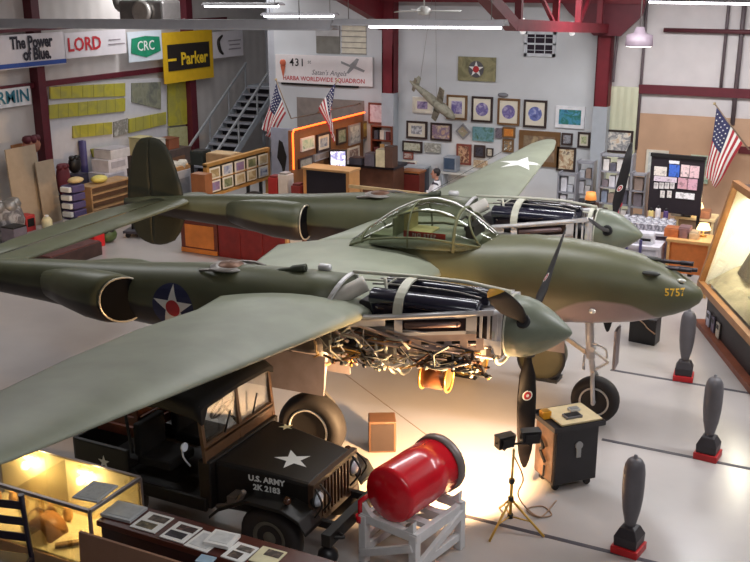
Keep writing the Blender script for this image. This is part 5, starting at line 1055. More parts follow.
# framed gallery rack
RX = -10.3; p0, p1 = at(206, 164, x=RX), at(267, 150, x=RX); q0 = at(228, 190, x=RX); zt, zb = (p0.z+p1.z)/2, q0.z
t = thing('picture_rack', 'low golden wooden rack holding two rows of small pictures', 'rack', (RX, (p0.y+p1.y)/2, 0)); L = p1.y-p0.y
for y in (-L/2, L/2): B().box((0, y, zt/2), (.1, .1, zt)).obj('post', m_gold, t)
B().box((0, 0, zt), (.12, L+.1, .08)).obj('top_rail', m_gold, t); B().box((0, 0, zb), (.1, L, .07)).obj('lower_rail', m_gold, t); B().box((0, 0, (zt+zb)/2), (.06, L, .04)).obj('middle_rail', m_gold, t)
B().box((-.03, 0, (zt+zb)/2), (.02, L, zt-zb)).obj('back_board', mat('dark rack back', (86, 76, 56), .6), t)
B().box((-.0, -L/2-.2, zt*.46), (.4, .28, zt*.92)).obj('end_cupboard', mat('brown cupboard', (140, 90, 56), .5, var=.15), t, .01)
hh = (zt-zb)/2-.1; nm = ('first', 'second', 'third', 'fourth', 'fifth'); cl = ([(196, 176, 130), (150, 130, 90), (210, 200, 170)], [(70, 84, 120), (190, 194, 200), (110, 120, 150)], [(70, 80, 110), (150, 120, 150), (120, 130, 160)], [(150, 150, 110), (90, 100, 70), (196, 196, 170)], [(200, 176, 130), (170, 150, 110), (216, 206, 176)])
for k in range(5):
    for r_ in (0, 1):
        y = -L/2+L*(k+.5)/5; z = zt-.09-hh/2 if r_ == 0 else zb+.07+hh/2; _pn[0] += 1
        f = thing('rack_picture', '%s picture from the left in the %s row of the golden rack' % (nm[k], ('upper', 'lower')[r_]), 'picture', (RX+.02, (p0.y+p1.y)/2+y, z))
        B().box((.02, 0, 0), (.02, L/5-.1, hh)).obj('mount', m_mount, f); B().box((.028, 0, 0), (.02, L/5-.2, hh*.72)).obj('print', art('rack art %d' % _pn[0], cl[(k+r_*2) % 5], 4, k+r_*.5), f)
# boxes on a table before the stairs
t, W, H = pbox('work_bench', 'dark bench before the staircase carrying brown boxes', 'bench', 190, 166, 248, 200, 8.6, .7, None, True)
B().box((0, 0, H), (W, .8, .06)).obj('bench_top', mat('dark bench top', (72, 62, 58), .5), t)
for x in (-W/2+.05, W/2-.05):
    for y in (-.3, .3): B().box((x, y, H/2), (.07, .07, H)).obj('leg', m_dark, t)
zb_ = H+.03
def onb(name, label, cat, u, w, h, d, y, z, m, lid=None, kind='box', group=None):
    """a thing standing on a surface of height z at depth y, centred on pixel column u; sizes in metres"""
    p = at(u, 200, y=y); t = thing(name, label, cat, (p.x, y, z), 0, group)
    if kind == 'box': B().box((0, 0, h/2), (w, d, h)).obj('body', m, t, .008)
    elif kind == 'cyl': B().lathe([(0, w*.48), (.01, w*.5), (h-.02, w*.5), (h, w*.44)], (0, 0, 0), (0, 0, 1), 18).obj('body', m, t)
    elif kind == 'heap':
        b = B(); b.ball((0, 0, h*.42), .5, 12, (w, d, h*.84)); b.obj('body', m, t)
    if lid is not None: B().box((0, -.0, h+.006), (w*.92, d*.92, .02)).obj('lid' if kind != 'cyl' else 'cap', lid, t) if kind != 'cyl' else B().lathe([(h, w*.2), (h+.06, w*.18)], (0, 0, 0), (0, 0, 1), 14).obj('cap', lid, t)
    return t
onb('cardboard_box', 'long tan cardboard box on bench before staircase', 'box', 226, .8, .34, .5, 8.55, zb_, mat('tan cardboard', (170, 132, 92), .7), mat('box tape', (190, 160, 120), .6))
onb('tool_case', 'dark green case with pale latch left of the tan cardboard box', 'case', 203, .4, .36, .4, 8.5, zb_, mat('dark green case', (42, 48, 44), .5), m_dark)
onb('cap_display', 'dark rounded bundle with white top right of the cardboard box', 'bundle', 247, .36, .3, .34, 8.6, zb_, mat('mauve dark bundle', (92, 70, 84), .7), None, 'heap')
# grey poster stand and red goods
t, W, H = pbox('poster_stand', 'tall grey poster stand with dark figure left of the orange light rope', 'poster', 271, 128, 291, 168, 8.2, .05, mat('blue grey poster', (140, 140, 152), .6, var=.1), True)
b = B(); b.prism([(-.12, 1.7), (.0, 1.5), (.06, 1.2), (.12, 1.5), (.16, 1.75), (.05, 2.1), (-.05, 2.15)], (0, -.03, 0), (1, 0, 0), (0, 0, 1), -.006); b.obj('dark_figure', m_dark, t)
for i, (u0, u1, v, y, c, lab) in enumerate(((268, 277, 178, 6.5, (150, 34, 34), 'red folded goods left of the black display cabinet'), (278, 287, 175, 6.5, (196, 190, 186), 'white folded goods left of the black display cabinet'), (291, 300, 186, 6.3, (120, 40, 40), 'dark red goods nearest the black display cabinet'))):
    t, W, H = pbox('goods_stack', lab, 'goods', u0, v, u1, v+16, y, .3, mat('goods %d' % i, c, .7), True); B().box((0, -.02, H+.02), (W*.7, .24, .05)).obj('top_item', mat('goods top %d' % i, tuple(int(k*.75) for k in c), .7), t)
# desk area with the seated person
t, W, H = pbox('sales_desk', 'red brown wooden desk before the picture wall where a person sits', 'desk', 401, 172, 420, 200, 9.6, .36, None, True)
DZ = H
B().box((0, 0, DZ), (W, .4, .05)).obj('desk_top', mat('orange brown desk top', (156, 96, 54), .4, var=.15), t); B().box((0, -.19, DZ/2), (W*.96, .03, DZ*.9)).obj('front_panel', mat('dark red desk front', (110, 40, 34), .4), t)
for x in (-W/2+.06, W/2-.06): B().box((x, .0, DZ/2), (.06, .34, DZ)).obj('leg', m_wood, t)
t, W, H = pbox('dark_counter', 'black counter top strewn with papers right of the television', 'counter', 340, 166, 394, 200, 8.9, .7, None, True)
B().box((0, 0, H), (W, .8, .08)).obj('counter_top', mat('dark counter top', (40, 38, 46), .4), t); B().box((0, 0, H/2), (W*.94, .6, H*.96)).obj('counter_base', mat('brown counter base', (96, 62, 46), .5, var=.2), t)
CZ = H+.04
for i, (u, w, h, c, lab) in enumerate(((347, .3, .1, (206, 206, 210), 'white paper stack at the left end of black counter'), (358, .34, .16, (60, 58, 66), 'dark office machine on the black counter'), (372, .26, .3, (90, 84, 92), 'grey file box on the black counter'), (383, .26, .42, (196, 184, 150), 'pale yellow figure like statue on the black counter'), (391, .22, .5, (86, 60, 48), 'brown upright box at right end of black counter'))):
    onb('counter_item', lab, 'goods', u, w, h, .3, 8.85, CZ, mat('counter item %d' % i, c, .6, var=.2), mat('counter lid %d' % i, tuple(int(k*.7) for k in c), .6))
t, W, H = pbox('book_shelf', 'dark shelf of small goods between light rope wall and grey pillar', 'shelf', 371, 126, 391, 170, WY-.4, .35, None, True)
b = B(); b.box((0, .16, H/2), (W, .02, H)); b.obj('back', mat('dark shelf back', (70, 56, 62), .6), t)
for k in range(5): B().box((0, 0, H-.02-k*.36), (W, .34, .03)).obj('shelf', m_wood, t)
for s in (-1, 1): B().box((s*W/2, 0, H/2), (.03, .34, H)).obj('side', m_wood, t)
rg = random.Random(5); sp = t.location
for k in range(4):
    for i in range(3):
        c = rg.choice(((190, 180, 170), (90, 40, 44), (60, 60, 70), (176, 140, 90))); w, h = .12, rg.uniform(.14, .26)
        o_ = B().box((0, 0, h/2), (w, .2, h)).obj('shelf_item', mat('shelf item %d %d %d' % c, c, .6), None, .01, (sp.x-.17+.17*i, sp.y-.03, H+.0-(k+1)*.36)); tag(o_, 'small item on the dark shelf beside the grey pillar', 'goods', 'small goods on the dark shelf')
# side table with papers and computer under the pictures
t, W, H = pbox('side_table', 'pale grey table below the pictures left of the person', 'table', 402, 168, 424, 190, WY-.45, .4, None, True)
B().box((0, 0, H), (W, .42, .05)).obj('table_top', m_gp, t); B().box((0, .1, H/2), (W*.95, .1, H)).obj('table_base', mat('dark grey base', (90, 90, 98), .6), t)
t, W, H = pbox('monitor', 'grey blue computer monitor beside the seated person', 'monitor', 443, 157, 456, 172, WY-.36, .28, None)
B().box((0, 0, H/2+.0), (W, .3, H)).obj('casing', mat('blue grey casing', (130, 138, 150), .5), t, .02); B().box((-.0, -.155, H/2+.02), (W*.8, .012, H*.72)).obj('screen', mat('dark screen', (70, 84, 104), .2), t)
mz = t.location.z
t, W, H = pbox('computer_table', 'pale table under the computer monitor beside far wing', 'table', 440, 172, 474, 196, WY-.38, .34, None, True)
B().box((0, .0, mz-.03), (W, .34, .05)).obj('table_top', mat('pale laminate', (190, 190, 186), .5), t)
for x in (-W/2+.05, W/2-.05): B().box((x, .0, mz/2-.03), (.05, .3, mz-.06)).obj('leg', m_gp, t)
# ---- the person
def skinned(name, verts, edges, radii, m, parent=None, sub=2, root=0):
    me = bpy.data.meshes.new(name); me.from_pydata([tuple(v) for v in verts], edges, []); o = bpy.data.objects.new(name, me); COL.objects.link(o); me.skin_vertices or me.attributes
    md = o.modifiers.new('skin', 'SKIN'); md.use_smooth_shade = True
    if not me.skin_vertices: 
        bm = bmesh.new(); bm.from_mesh(me); bm.verts.layers.skin.verify(); bm.to_mesh(me); bm.free()
    for i, r_ in enumerate(radii): me.skin_vertices[0].data[i].radius = (r_, r_) if not isinstance(r_, tuple) else r_; me.skin_vertices[0].data[i].use_root = i == root
    s = o.modifiers.new('subdivision', 'SUBSURF'); s.levels = sub; s.render_levels = sub
    me.materials.append(m)
    if parent: o.parent = parent
    return o
hp = at(437, 173.5, y=9.0); PZ = hp.z-1.25
PE = thing('person', 'person in white shirt with dark hair seated left of the far wing root', 'person', (hp.x+.06, 9.02, 0), 1.9)   # local +y is the way the person faces
zo = max(0, PZ); m_sk = mat('skin', (196, 140, 116), .5, var=.05)
# local frame: x to the person's left, y forward, z up
seat = .47+zo
vs = [(0, .2, seat+.06), (0, .17, seat+.2), (0, .12, seat+.38), (0, .08, seat+.52), (0, .06, seat+.60), (0, .06, seat+.66),
      (.18, .08, seat+.50), (.25, .16, seat+.26), (.2, .40, seat+.25), (-.18, .08, seat+.50), (-.25, .16, seat+.26), (-.2, .40, seat+.25),
      (.1, .22, seat+.04), (.13, .6, seat+.06), (.13, .63, zo+.1), (-.1, .22, seat+.04), (-.13, .6, seat+.06), (-.13, .63, zo+.1), (.13, .76, zo+.04), (-.13, .76, zo+.04)]
es = [(0, 1), (1, 2), (2, 3), (3, 4), (4, 5), (3, 6), (6, 7), (7, 8), (3, 9), (9, 10), (10, 11), (0, 12), (12, 13), (13, 14), (0, 15), (15, 16), (16, 17), (14, 18), (17, 19)]
rs = [(.16, .12), (.15, .11), (.17, .12), (.12, .09), .055, .055, .075, .052, .042, .075, .052, .042, .1, .075, .05, .1, .075, .05, .045, .045]
skinned('body', vs, es, rs, mat('dark trousers and skin', (60, 56, 66), .7), PE)
b = B(); R = []
for (cy, z, w, d) in ((.2, .0, .19, .145), (.17, .2, .185, .135), (.12, .38, .2, .14), (.08, .5, .2, .12), (.065, .56, .12, .09), (.06, .59, .075, .07)): R.append([V((w*cos(2*PI*k/20), cy+d*sin(2*PI*k/20), seat+z+.02)) for k in range(20)])
b.loft(R); b.obj('white_shirt', mat('white shirt', (226, 224, 228), .7), PE)
for s in (-1, 1): B().tube(bent([(s*.16, .08, seat+.51), (s*.24, .12, seat+.36), (s*.25, .18, seat+.25), (s*.22, .34, seat+.25)]), [.085, .082, .08, .075, .072, .07]*3+[.06], 12).obj('sleeve', mat('white shirt', (226, 224, 228), .7), PE)
hc = V((0, .09, seat+.78)); b = B()
b.loft([[hc+V((w*cos(2*PI*k/20), oy+d*sin(2*PI*k/20)*(1.06 if sin(2*PI*k/20) > 0 else 1), z)) for k in range(20)] for z, w, d, oy in ((-.125, .03, .03, .05), (-.105, .05, .055, .04), (-.06, .066, .082, .01), (0, .074, .096, 0), (.05, .074, .096, -.005), (.09, .058, .078, -.01), (.115, .025, .03, -.01))])
b.ball(hc+V((0, .108, -.015)), .02, 8, (.8, 1, 1.3)); b.tube([hc+V((0, -.01, -.1)), hc+V((0, -.03, -.2))], .05, 12)
for s in (-1, 1): b.ball(hc+V((s*.077, -.005, -.005)), .024, 8, (.5, .8, 1.2))
hd = b.obj('head', m_sk, PE)
b = B()
for s in (-1, 1): b.ball(hc+V((s*.03, .094, .015)), .009, 8)
b.box(hc+V((0, .096, -.062)), (.04, .01, .008)); b.obj('face_features', mat('dark eyes and lips', (70, 40, 40), .5), hd)
b = B(); b.loft([[hc+V((w*cos(2*PI*k/20), -.018+d*sin(2*PI*k/20), z)) for k in range(20)] for z, w, d in ((-.05, .062, .07), (0, .082, .088), (.05, .084, .1), (.1, .066, .086), (.128, .03, .04))]); b.obj('hair', mat('dark hair', (34, 26, 28), .6, var=.3), hd)
for s in (-1, 1):
    w = V((s*.2, .42, seat+.25)); b = B(); b.ball(w+V((0, .04, 0)), .045, 10, (.85, 1, .45))
    for k in range(4): x = -.03+.02*k; b.tube([w+V((x, .07, .005)), w+V((x*1.1, .105, .004)), w+V((x*1.12, .125+.012*(k in (1, 2)), -.012))], [.0095, .009, .007], 6)
    b.tube([w+V((-s*.035, .03, 0)), w+V((-s*.06, .06, 0)), w+V((-s*.058, .085, -.006))], [.011, .01, .008], 6); b.obj('hand', m_sk, PE)
t = thing('office_chair', 'plain dark chair under the person in white shirt', 'chair', (hp.x+.06, 9.02, 0), 1.9)
B().box((0, .22, seat-.09), (.46, .44, .06)).obj('seat', m_dark, t, .02); B().box((0, -.06, seat+.14), (.42, .04, .3)).obj('backrest', m_dark, t, .015)
for x in (-.19, .19):
    for y in (.04, .40): B().tube([(x, y, 0), (x, y, seat-.12)], .018, 8).obj('leg', m_dark, t)
# ================================================================== GIFT SHOP, RIGHT REAR
a, c = at(650, 156, y=8.3), at(702, 211, y=8.3); bw, bh, bc = at(703, 185, y=8.3).x-at(649, 185, y=8.3).x, at(675, 156, y=8.3).z-at(675, 213, y=8.3).z, at(676, 185, y=8.3)
t = thing('display_board', 'big black display board covered with cards, before plywood wall', 'board', (bc.x, 8.3, 0), -.06)
B().box((0, 0, bc.z), (bw, .06, bh)).obj('board_face', mat('black board', (30, 20, 28), .6), t)
for s in (-1, 1): B().box((s*bw*.46, .04, (bc.z+bh/2)/2), (.06, .05, bc.z+bh/2)).obj('post', m_dark, t); B().box((s*bw*.46, .0, .03), (.08, .6, .06)).obj('foot', m_dark, t)
B().box((0, -.01, bc.z+bh/2), (bw*1.03, .09, .07)).obj('top_rail', m_dark, t)
rows = [(654, 666, 167, 176, (214, 204, 196), 'white card at the upper left of the black board'), (669, 679, 161, 164, (220, 218, 222), 'white strip above blue card on the black board'), (669, 679, 165, 177, (60, 100, 190), 'bright blue card on the black board'), (681, 689, 165, 177, (216, 190, 190), 'pinkish card right of the blue card'), (690, 699, 166, 178, (214, 180, 184), 'pinkish card at the upper right of black board'), (654, 676, 177, 182, (206, 190, 200), 'wide pale strip card in the middle left of black board'), (678, 687, 178, 189, (196, 150, 160), 'pink patterned card, left of the two in the second row'), (688, 697, 179, 190, (200, 156, 170), 'pink patterned card, right of the two in the second row'), (676, 694, 193, 199, (222, 220, 222), 'white car shaped card at the lower right of black board')]
def card(u0, u1, v0, v1, c, lab, grp=None):
    p = at((u0+u1)/2, (v0+v1)/2, y=8.24); w, h = (at(u1, v0, y=8.24).x-at(u0, v0, y=8.24).x)*1.06, at(u0, v0, y=8.24).z-at(u0, v1, y=8.24).z
    yy = 8.3-(p.x-bc.x)*math.tan(.06)-.04; o_ = B().box((0, 0, 0), (w, .014, h)).obj('card', art('card %d %d %d' % c, [c, tuple(min(255, int(k*1.12)) for k in c), tuple(int(k*.72) for k in c)], 14, u0*.3), None, 0, (p.x, yy, p.z), (0, 0, -.06)); tag(o_, lab, 'card', grp)
for r_ in rows: card(*r_)
for k, u in enumerate((653.5, 659, 664.5, 670)): card(u, u+4.2, 183, 189, (204, 198, 196), 'small white card in the row of four on the black board', 'small white cards on the black board')
for k, u in enumerate((660, 667)): card(u, u+4.2, 191, 198, (206, 200, 196), 'small white card in the lower pair on the black board', 'lower pair of small cards on the black board')
m_sil = art('silver goods', [(150, 148, 156), (196, 194, 200), (110, 108, 118), (214, 212, 214)], 6)
def counter(name, lab, u0, u1, y, z, d, mtop, mbase, cat='table'):
    x0, x1 = at(u0, 230, y=y).x, at(u1, 230, y=y).x; t = thing(name, lab, cat, ((x0+x1)/2, y, 0)); W = x1-x0
    B().box((0, 0, z-.03), (W, d, .06)).obj('table_top', mtop, t, .006); B().box((0, .04, (z-.06)*.7), (W*.96, d*.8, (z-.06)*.6)).obj('shelf_box', mbase, t)
    for x in (-W/2+.05, W/2-.05):
        for yy in (-d/2+.05, d/2-.05): B().box((x, yy, (z-.06)/2), (.05, .05, z-.06)).obj('leg', mtop, t)
    return t
m_wt = mat('white table', (200, 196, 204), .5)
counter('goods_table', 'white table of silver trays behind the far propeller spinner', 622, 676, 7.55, 1.06, .84, m_wt, mat('mauve shade cloth', (150, 140, 158), .7))
for k in range(7):
    for r_ in range(2):
        p = at(627+7.5*k, 215, y=7.4+.32*r_); o_ = B().box((0, 0, .07), (.14, .26, .14), None, 1.1).box((0, 0, .15), (.1, .2, .05)).obj('silver_tray', m_sil, None, .01, (p.x, 7.4+.34*r_, 1.06)); tag(o_, 'silver tray of small goods on the white table behind spinner', 'tray', 'silver trays on the white goods table')
m_rack = mat('grey wire rack', (150, 150, 158), .45, .3)
def rack(lab, u0, u1, v0, y, n, seed):
    x0, x1 = at(u0, 180, y=y).x, at(u1, 180, y=y).x; zt = at((u0+u1)/2, v0, y=y).z; t = thing('wire_rack', lab, 'rack', ((x0+x1)/2, y, 0)); W = x1-x0; rg = random.Random(seed)
    for s in (-1, 1): B().box((s*W/2, 0, zt/2), (.04, .3, zt)).obj('side', m_rack, t)
    for k in range(n): B().box((0, 0, .5+(zt-.55)*k/(n-1)), (W, .3, .03)).obj('shelf', m_rack, t)
    for k in range(n-1):
        z = .5+(zt-.55)*k/(n-1)+.016; m_ = max(1, int((W-.08)/.125))
        for i in range(m_):
            c = rg.choice(((206, 204, 210), (176, 178, 186), (120, 110, 116), (216, 210, 206), (90, 88, 100), (150, 130, 120), (130, 140, 160))); h = rg.uniform(.14, max(.15, (zt-.55)/(n-1)-.05)); w = (W-.08)/m_*.84
            o_ = B().box((0, 0, h/2), (w, .18, h)).obj('shop_item', mat('shop item %d %d %d' % c, c, .5, var=.2), None, .012, (t.location.x-W/2+.04+(W-.08)*(i+.5)/m_, y-.02, z)); tag(o_, 'small shop item on the '+lab.split(' standing')[0].split(' behind')[0], 'goods', 'small goods on the '+lab.split(' standing')[0].split(' behind')[0])
rack('tall grey wire rack behind the raised far propeller blade', 601, 632, 153, 8.9, 6, 1)
rack('grey goods rack standing left of the black display board', 633, 647, 172, 8.8, 5, 2)
rack('low grey rack standing below cream wall panel', 578, 594, 160, 9.5, 5, 3)
rack('short silver rack between tan collage and low grey rack', 560, 577, 172, 9.2, 4, 7)
t = counter('spinner_counter', 'pale counter with blue posts behind the aircraft nose', 622, 664, 6.6, .98, .6, m_wt, mat('white box front', (206, 204, 212), .5))
for u in (628, 642): p = at(u, 230, y=6.3); B().box((p.x-t.location.x, -.32, .55), (.05, .05, 1.1)).obj('blue_post', mat('blue violet post', (74, 70, 120), .5), t)
for i, (u, c, lab) in enumerate(((633, (210, 208, 214), 'white box with dark slot, left one on the pale counter'), (650, (206, 206, 210), 'white box with dark slot, right one on the pale counter'))):
    t2 = onb('slotted_box', lab, 'box', u, .28, .2, .25, 6.55, .98, mat('white slotted box', c, .5), m_wt); B().box((0, -.13, .1), (.2, .01, .05)).obj('slot', m_dark, t2)
t = counter('glass_counter', 'wooden counter with light painted on its top edge and orange front panel', 670, 716, 6.9, 1.12, .7, mat('wood edge painted lit', (210, 160, 100), .4), mat('orange panel', (206, 116, 52), .5))  # lit line along the counter top painted into the wood colour
t2 = counter('rear_counter', 'cream counter with top painted as warm lit below the black board', 676, 716, 8.9, 1.12, .6, mat('cream edge painted lit', (236, 210, 160), .4), mat('tan counter front', (170, 140, 110), .6))  # bright strip of light on the counter top put into its cream colour
lamp('shop_counter_light', 'POINT', at(700, 215, y=8.4)+V((0, 0, .35)), 9, (1, .72, .4), radius=.15)
for u, v, y, lab in ((697, 210, 9.0, 'small warm lit lampshade on the cream counter under the flag'), (704, 226, 7.05, 'small warm lit lampshade on the wooden counter near lit diorama')):
    p = at(u, v, y=y); t3 = thing('table_lamp', lab, 'lamp', (p.x, y, 1.12)); B().lathe([(0, .07), (.02, .07), (.03, .015), (.18, .015)], (0, 0, 0), (0, 0, 1), 14).obj('base', m_brass, t3); B().lathe([(.14, .14), (.26, .09)], (0, 0, 0), (0, 0, 1), 18, False).obj('shade', mat('lit lampshade', (255, 214, 150), .5, emit=2.2), t3)
for i, (u, w, h, c, lab) in enumerate(((668, .2, .22, (206, 200, 206), 'white goods box at left of the cream counter'), (679, .26, .3, (190, 186, 180), 'pale folded cloth pile on cream counter'), (688, .2, .2, (60, 58, 56), 'black patterned box on cream counter'), (707, .2, .16, (176, 120, 90), 'small brown box at right of the cream counter'))):
    onb('counter_item', lab, 'goods', u if u > 676 else 680.5-4, w, h, .25, 8.72, 1.12, mat('cream counter item %d' % i, c, .6, var=.25), mat('cream counter lid %d' % i, tuple(int(k*.8) for k in c), .6)) if i else None
for i, (u, w, h, c, lab) in enumerate(((676, .3, .16, (196, 110, 60), 'orange goods box at left of wooden counter'), (688, .22, .2, (150, 110, 110), 'mauve goods box on the wooden counter'), (697, .2, .12, (220, 190, 150), 'pale goods box on the wooden counter'))):
    onb('counter_item', lab, 'goods', u, w, h, .3, 6.85, 1.12, mat('wood counter item %d' % i, c, .6, var=.25), mat('wood counter lid %d' % i, tuple(int(k*.8) for k in c), .6))
p = at(591, 194, y=8.4); t3 = thing('orange_lamp', 'orange lit lamp with dark base behind the far engine', 'lamp', (p.x, 8.4, 0)); zz = p.z
B().box((0, 0, (zz-.2)/2), (.3, .3, zz-.2)).obj('cabinet_base', mat('dark brown stand', (70, 44, 36), .5), t3, .01); B().lathe([(zz-.2, .12), (zz-.16, .12), (zz-.12, .05)], (0, 0, 0), (0, 0, 1), 16).obj('lamp_foot', m_dark, t3); B().lathe([(zz-.12, .13), (zz+.04, .1)], (0, 0, 0), (0, 0, 1), 20).obj('shade', mat('orange lampshade', (226, 140, 70), .5, emit=.6), t3)
p = at(621, 204, y=7.0); b = B(); b.ball((p.x-.06, 7.0, p.z), .09, 12); b.tube([(p.x-.06, 7.0, p.z), (p.x-.06, 7.0, 0)], .03, 8); tag(b.obj('red_post', mat('bright red knob', (190, 40, 60), .4)), 'red round-topped post beside the far propeller root', 'post')
for i, (u, w, h, c, lab) in enumerate(((652, .22, .28, (214, 190, 120), 'pale yellow jar shaped box below the black board'), (659, .22, .34, (214, 206, 206), 'white mug like box below the black board'), (667, .2, .3, (80, 60, 110), 'violet box below the black board'))):
    onb('board_goods', lab, 'goods', u, w*.5, h, .1, 7.92, 1.06, mat('board goods %d' % i, c, .5), m_dark, 'cyl')
# ================================================================== LIT DIORAMA, RIGHT EDGE
A, Bq = V((.95, 4.9, .78)), V((2.35, 1.75, .78)); e = (Bq-A).normalized(); nb = V((-e.y, e.x, 0)); nb = nb if nb.x > 0 else -nb; Lb = (Bq-A).length
Tl = V((1.29, 5.2, 2.58)); off = nb*(Tl-A).dot(nb); hz = 1.8
DI = thing('diorama_case', 'big wood framed glass diorama glowing yellow inside at right edge', 'display case', A+e*Lb/2+V((0, 0, -.78))); o = DI.location
def F_(s, h, back=0): return A+e*s+off*(h/hz)+V((0, 0, h))+nb*back-o
dep = .75
b = B(); b.bar(F_(0, 0), F_(0, hz), .09, .1, nb); b.bar(F_(Lb, 0), F_(Lb, hz), .09, .1, nb); b.bar(F_(-.04, 0), F_(Lb+.04, 0), .1, .12); b.bar(F_(-.04, hz), F_(Lb+.04, hz), .1, .12); b.obj('front_frame', mat('varnished oak frame', (156, 106, 60), .4, var=.15), DI)
b = B(); b.add([F_(0, 0, .02), F_(Lb, 0, .02), F_(Lb, hz, .02), F_(0, hz, .02)], [(0, 1, 2, 3)]); b.add([F_(0, 0, .028), F_(Lb, 0, .028), F_(Lb, hz, .028), F_(0, hz, .028)], [(0, 1, 2, 3)]); b.obj('front_glass', glass_mat('diorama glass', (240, 240, 236), .03, .08), DI, fix=False)
bk = lambda s, h: A+e*s+V((0, 0, h))+nb*(dep+.35)-o
def quad(b, a_, b_, c_, d_): return b.add([a_, b_, c_, d_], [(0, 1, 2, 3)])
b = B(); quad(b, bk(0, 0), bk(Lb, 0), bk(Lb, hz), bk(0, hz)); quad(b, F_(0, 0, .05), F_(0, hz, .05), bk(0, hz), bk(0, 0)); quad(b, F_(Lb, 0, .05), F_(Lb, hz, .05), bk(Lb, hz), bk(Lb, 0)); b.obj('sky_backdrop', mat('pale yellow backdrop', (242, 240, 228), .7, var=.05, scale=1), DI, fix=False)
b = B(); quad(b, F_(0, hz, .05), F_(Lb, hz, .05), bk(Lb, hz), bk(0, hz)); b.obj('roof', mat('dark case roof', (60, 42, 34), .6), DI, fix=False)
b = B(); rg = random.Random(3)
b.grid(lambda i, j: F_(Lb*(.03+.94*i), .05, 0)+nb*(.08+.9*j)+V((0, 0, .03+.42*j+.1*sin(i*11+j*4)*j+.06*sin(i*23)*j)), 30, 10); b.obj('snow_ground', mat('snowy ground', (160, 150, 124), .8, var=.2, scale=5), DI, fix=False)
b = B(); b.grid(lambda i, j: A-o+e*(Lb*(.1+.88*i))+nb*(.5+.32*j)+V((0, 0, .3+(.5+.34*abs(sin(i*7+.4))+.16*sin(i*19))*j)), 34, 6, False); b.obj('mountain', mat('brown rock', (92, 80, 62), .9, var=.4, scale=4), DI, fix=False)
b = B(); bc2 = A-o+e*Lb*.55+nb*.4+V((0, 0, .42)); b.lathe([(0, .02), (.1, .06), (.35, .08), (.5, .02)], bc2, e, 12); b.bar(bc2+e*.25-nb*.25, bc2+e*.25+nb*.25, .12, .02); b.obj('buried_aircraft', mat('small grey model', (96, 98, 84), .5), DI)
for s, yy in ((.25, .3), (.7, .3)): b = B(); c0 = F_(Lb*s, hz-.08, .3); b.tube([c0-e*.4, c0+e*.4], .03, 8); b.obj('case_lamp', mat('lit case lamp', (255, 214, 130), .4, emit=14), DI)
lamp('diorama_lamp_light', 'AREA', F_(Lb*.28, hz-.14, .3)+o, 66, (1, .95, .8), 1.6, .2, aim=F_(Lb*.3, .6, .9)+o)
b = B(); b.loft([[A+e*s+nb*q+V((0, 0, z-.78))-o for s, q in ((.1, .12), (Lb-.1, .12), (Lb-.1, 1.05), (.1, 1.05))] for z in (.1, .72)], True, False); b.obj('base_cabinet', mat('dark base cabinet', (34, 26, 30), .5), DI)
b = B(); b.loft([[A+e*s+nb*q+V((0, 0, z-.78))-o for s, q in ((-.05, -.02), (Lb, -.02), (Lb, 1.1), (-.05, 1.1))] for z in (0, .1)], True, False); b.obj('plinth', mat('red brown plinth', (122, 66, 44), .45, var=.2), DI)
for k in range(3):
    c0 = A+e*(.35+.3*k)+nb*.09+V((0, 0, -.4)); t3 = thing('leaflet', 'leaflet standing at the foot of diorama case, %s of three' % ('left', 'middle', 'right')[k], 'leaflet', (c0.x, c0.y, .1), math.atan2(e.y, e.x)); B().box((0, .0, .14), (.16, .02, .26)).obj('card', mat('pale leaflet %d' % k, ((190, 190, 206), (120, 110, 130), (206, 196, 180))[k], .5), t3); B().box((0, -.011, .2), (.12, .004, .08)).obj('print', m_dark, t3)
# ================================================================== LEFT REAR CLUTTER
m_card = mat('tan cardboard sheet', (172, 152, 128), .7, var=.06)
for i, (u0, u1, v0, v1, lab) in enumerate(((14, 44, 146, 213, 'large tan cardboard sheet leaning on left wall, left one'), (42, 60, 160, 211, 'narrower tan cardboard sheet leaning on left wall, right one'))):
    x = WX+.78+.14*i; p0, p1 = at(u0, v1, x=x), at(u1, v1, x=x); zt = at((u0+u1)/2, v0, x=x).z; b = B(); y0, y1 = p0.y, p1.y; xb = x+.03; b.add([(xb, y0, 0), (xb, y1, 0), (x-.1, y1, zt), (x-.1, y0, zt), (xb+.03, y0, 0), (xb+.03, y1, 0), (x-.07, y1, zt), (x-.07, y0, zt)], [(0, 1, 2, 3), (7, 6, 5, 4), (0, 1, 5, 4), (1, 2, 6, 5), (2, 3, 7, 6), (3, 0, 4, 7)]); tag(b.obj('cardboard_sheet', m_card), lab, 'cardboard')
def lft(name, lab, cat, u, vb, w, d, h, z, x, m, part=None, mp=None, kind='box', rz=0.):
    p = at(u, vb, x=x); t = thing(name, lab, cat, (x, p.y, z), rz)
    if kind == 'box': B().box((0, 0, h/2), (d, w, h)).obj('body', m, t, .01)
    elif kind == 'heap': b = B(); b.ball((0, 0, h/2), .5, 12, (d, w, h)); b.obj('body', m, t)
    else: B().lathe([(0, w*.45), (.02, w*.5), (h*.8, w*.5), (h, w*.3)], (0, 0, 0), (0, 0, 1), 18).obj('body', m, t)
    if part == 'front': B().box((d/2+.006, 0, h*.55), (.012, w*.7, h*.5)).obj('front_panel', mp, t)
    elif part == 'top': B().box((0, 0, h+.015), (d*.96, w*.96, .03)).obj('lid', mp, t)
    elif part == 'cap': B().lathe([(h, w*.2), (h+.05, w*.2)], (0, 0, 0), (0, 0, 1), 12).obj('cap', mp, t)
    elif part == 'ball':
        for k in range(4): B().ball((d*.2*cos(k*1.7), w*.3*sin(k*1.7), h*.85), w*.2, 8).obj('lump', mp, t)
    return t
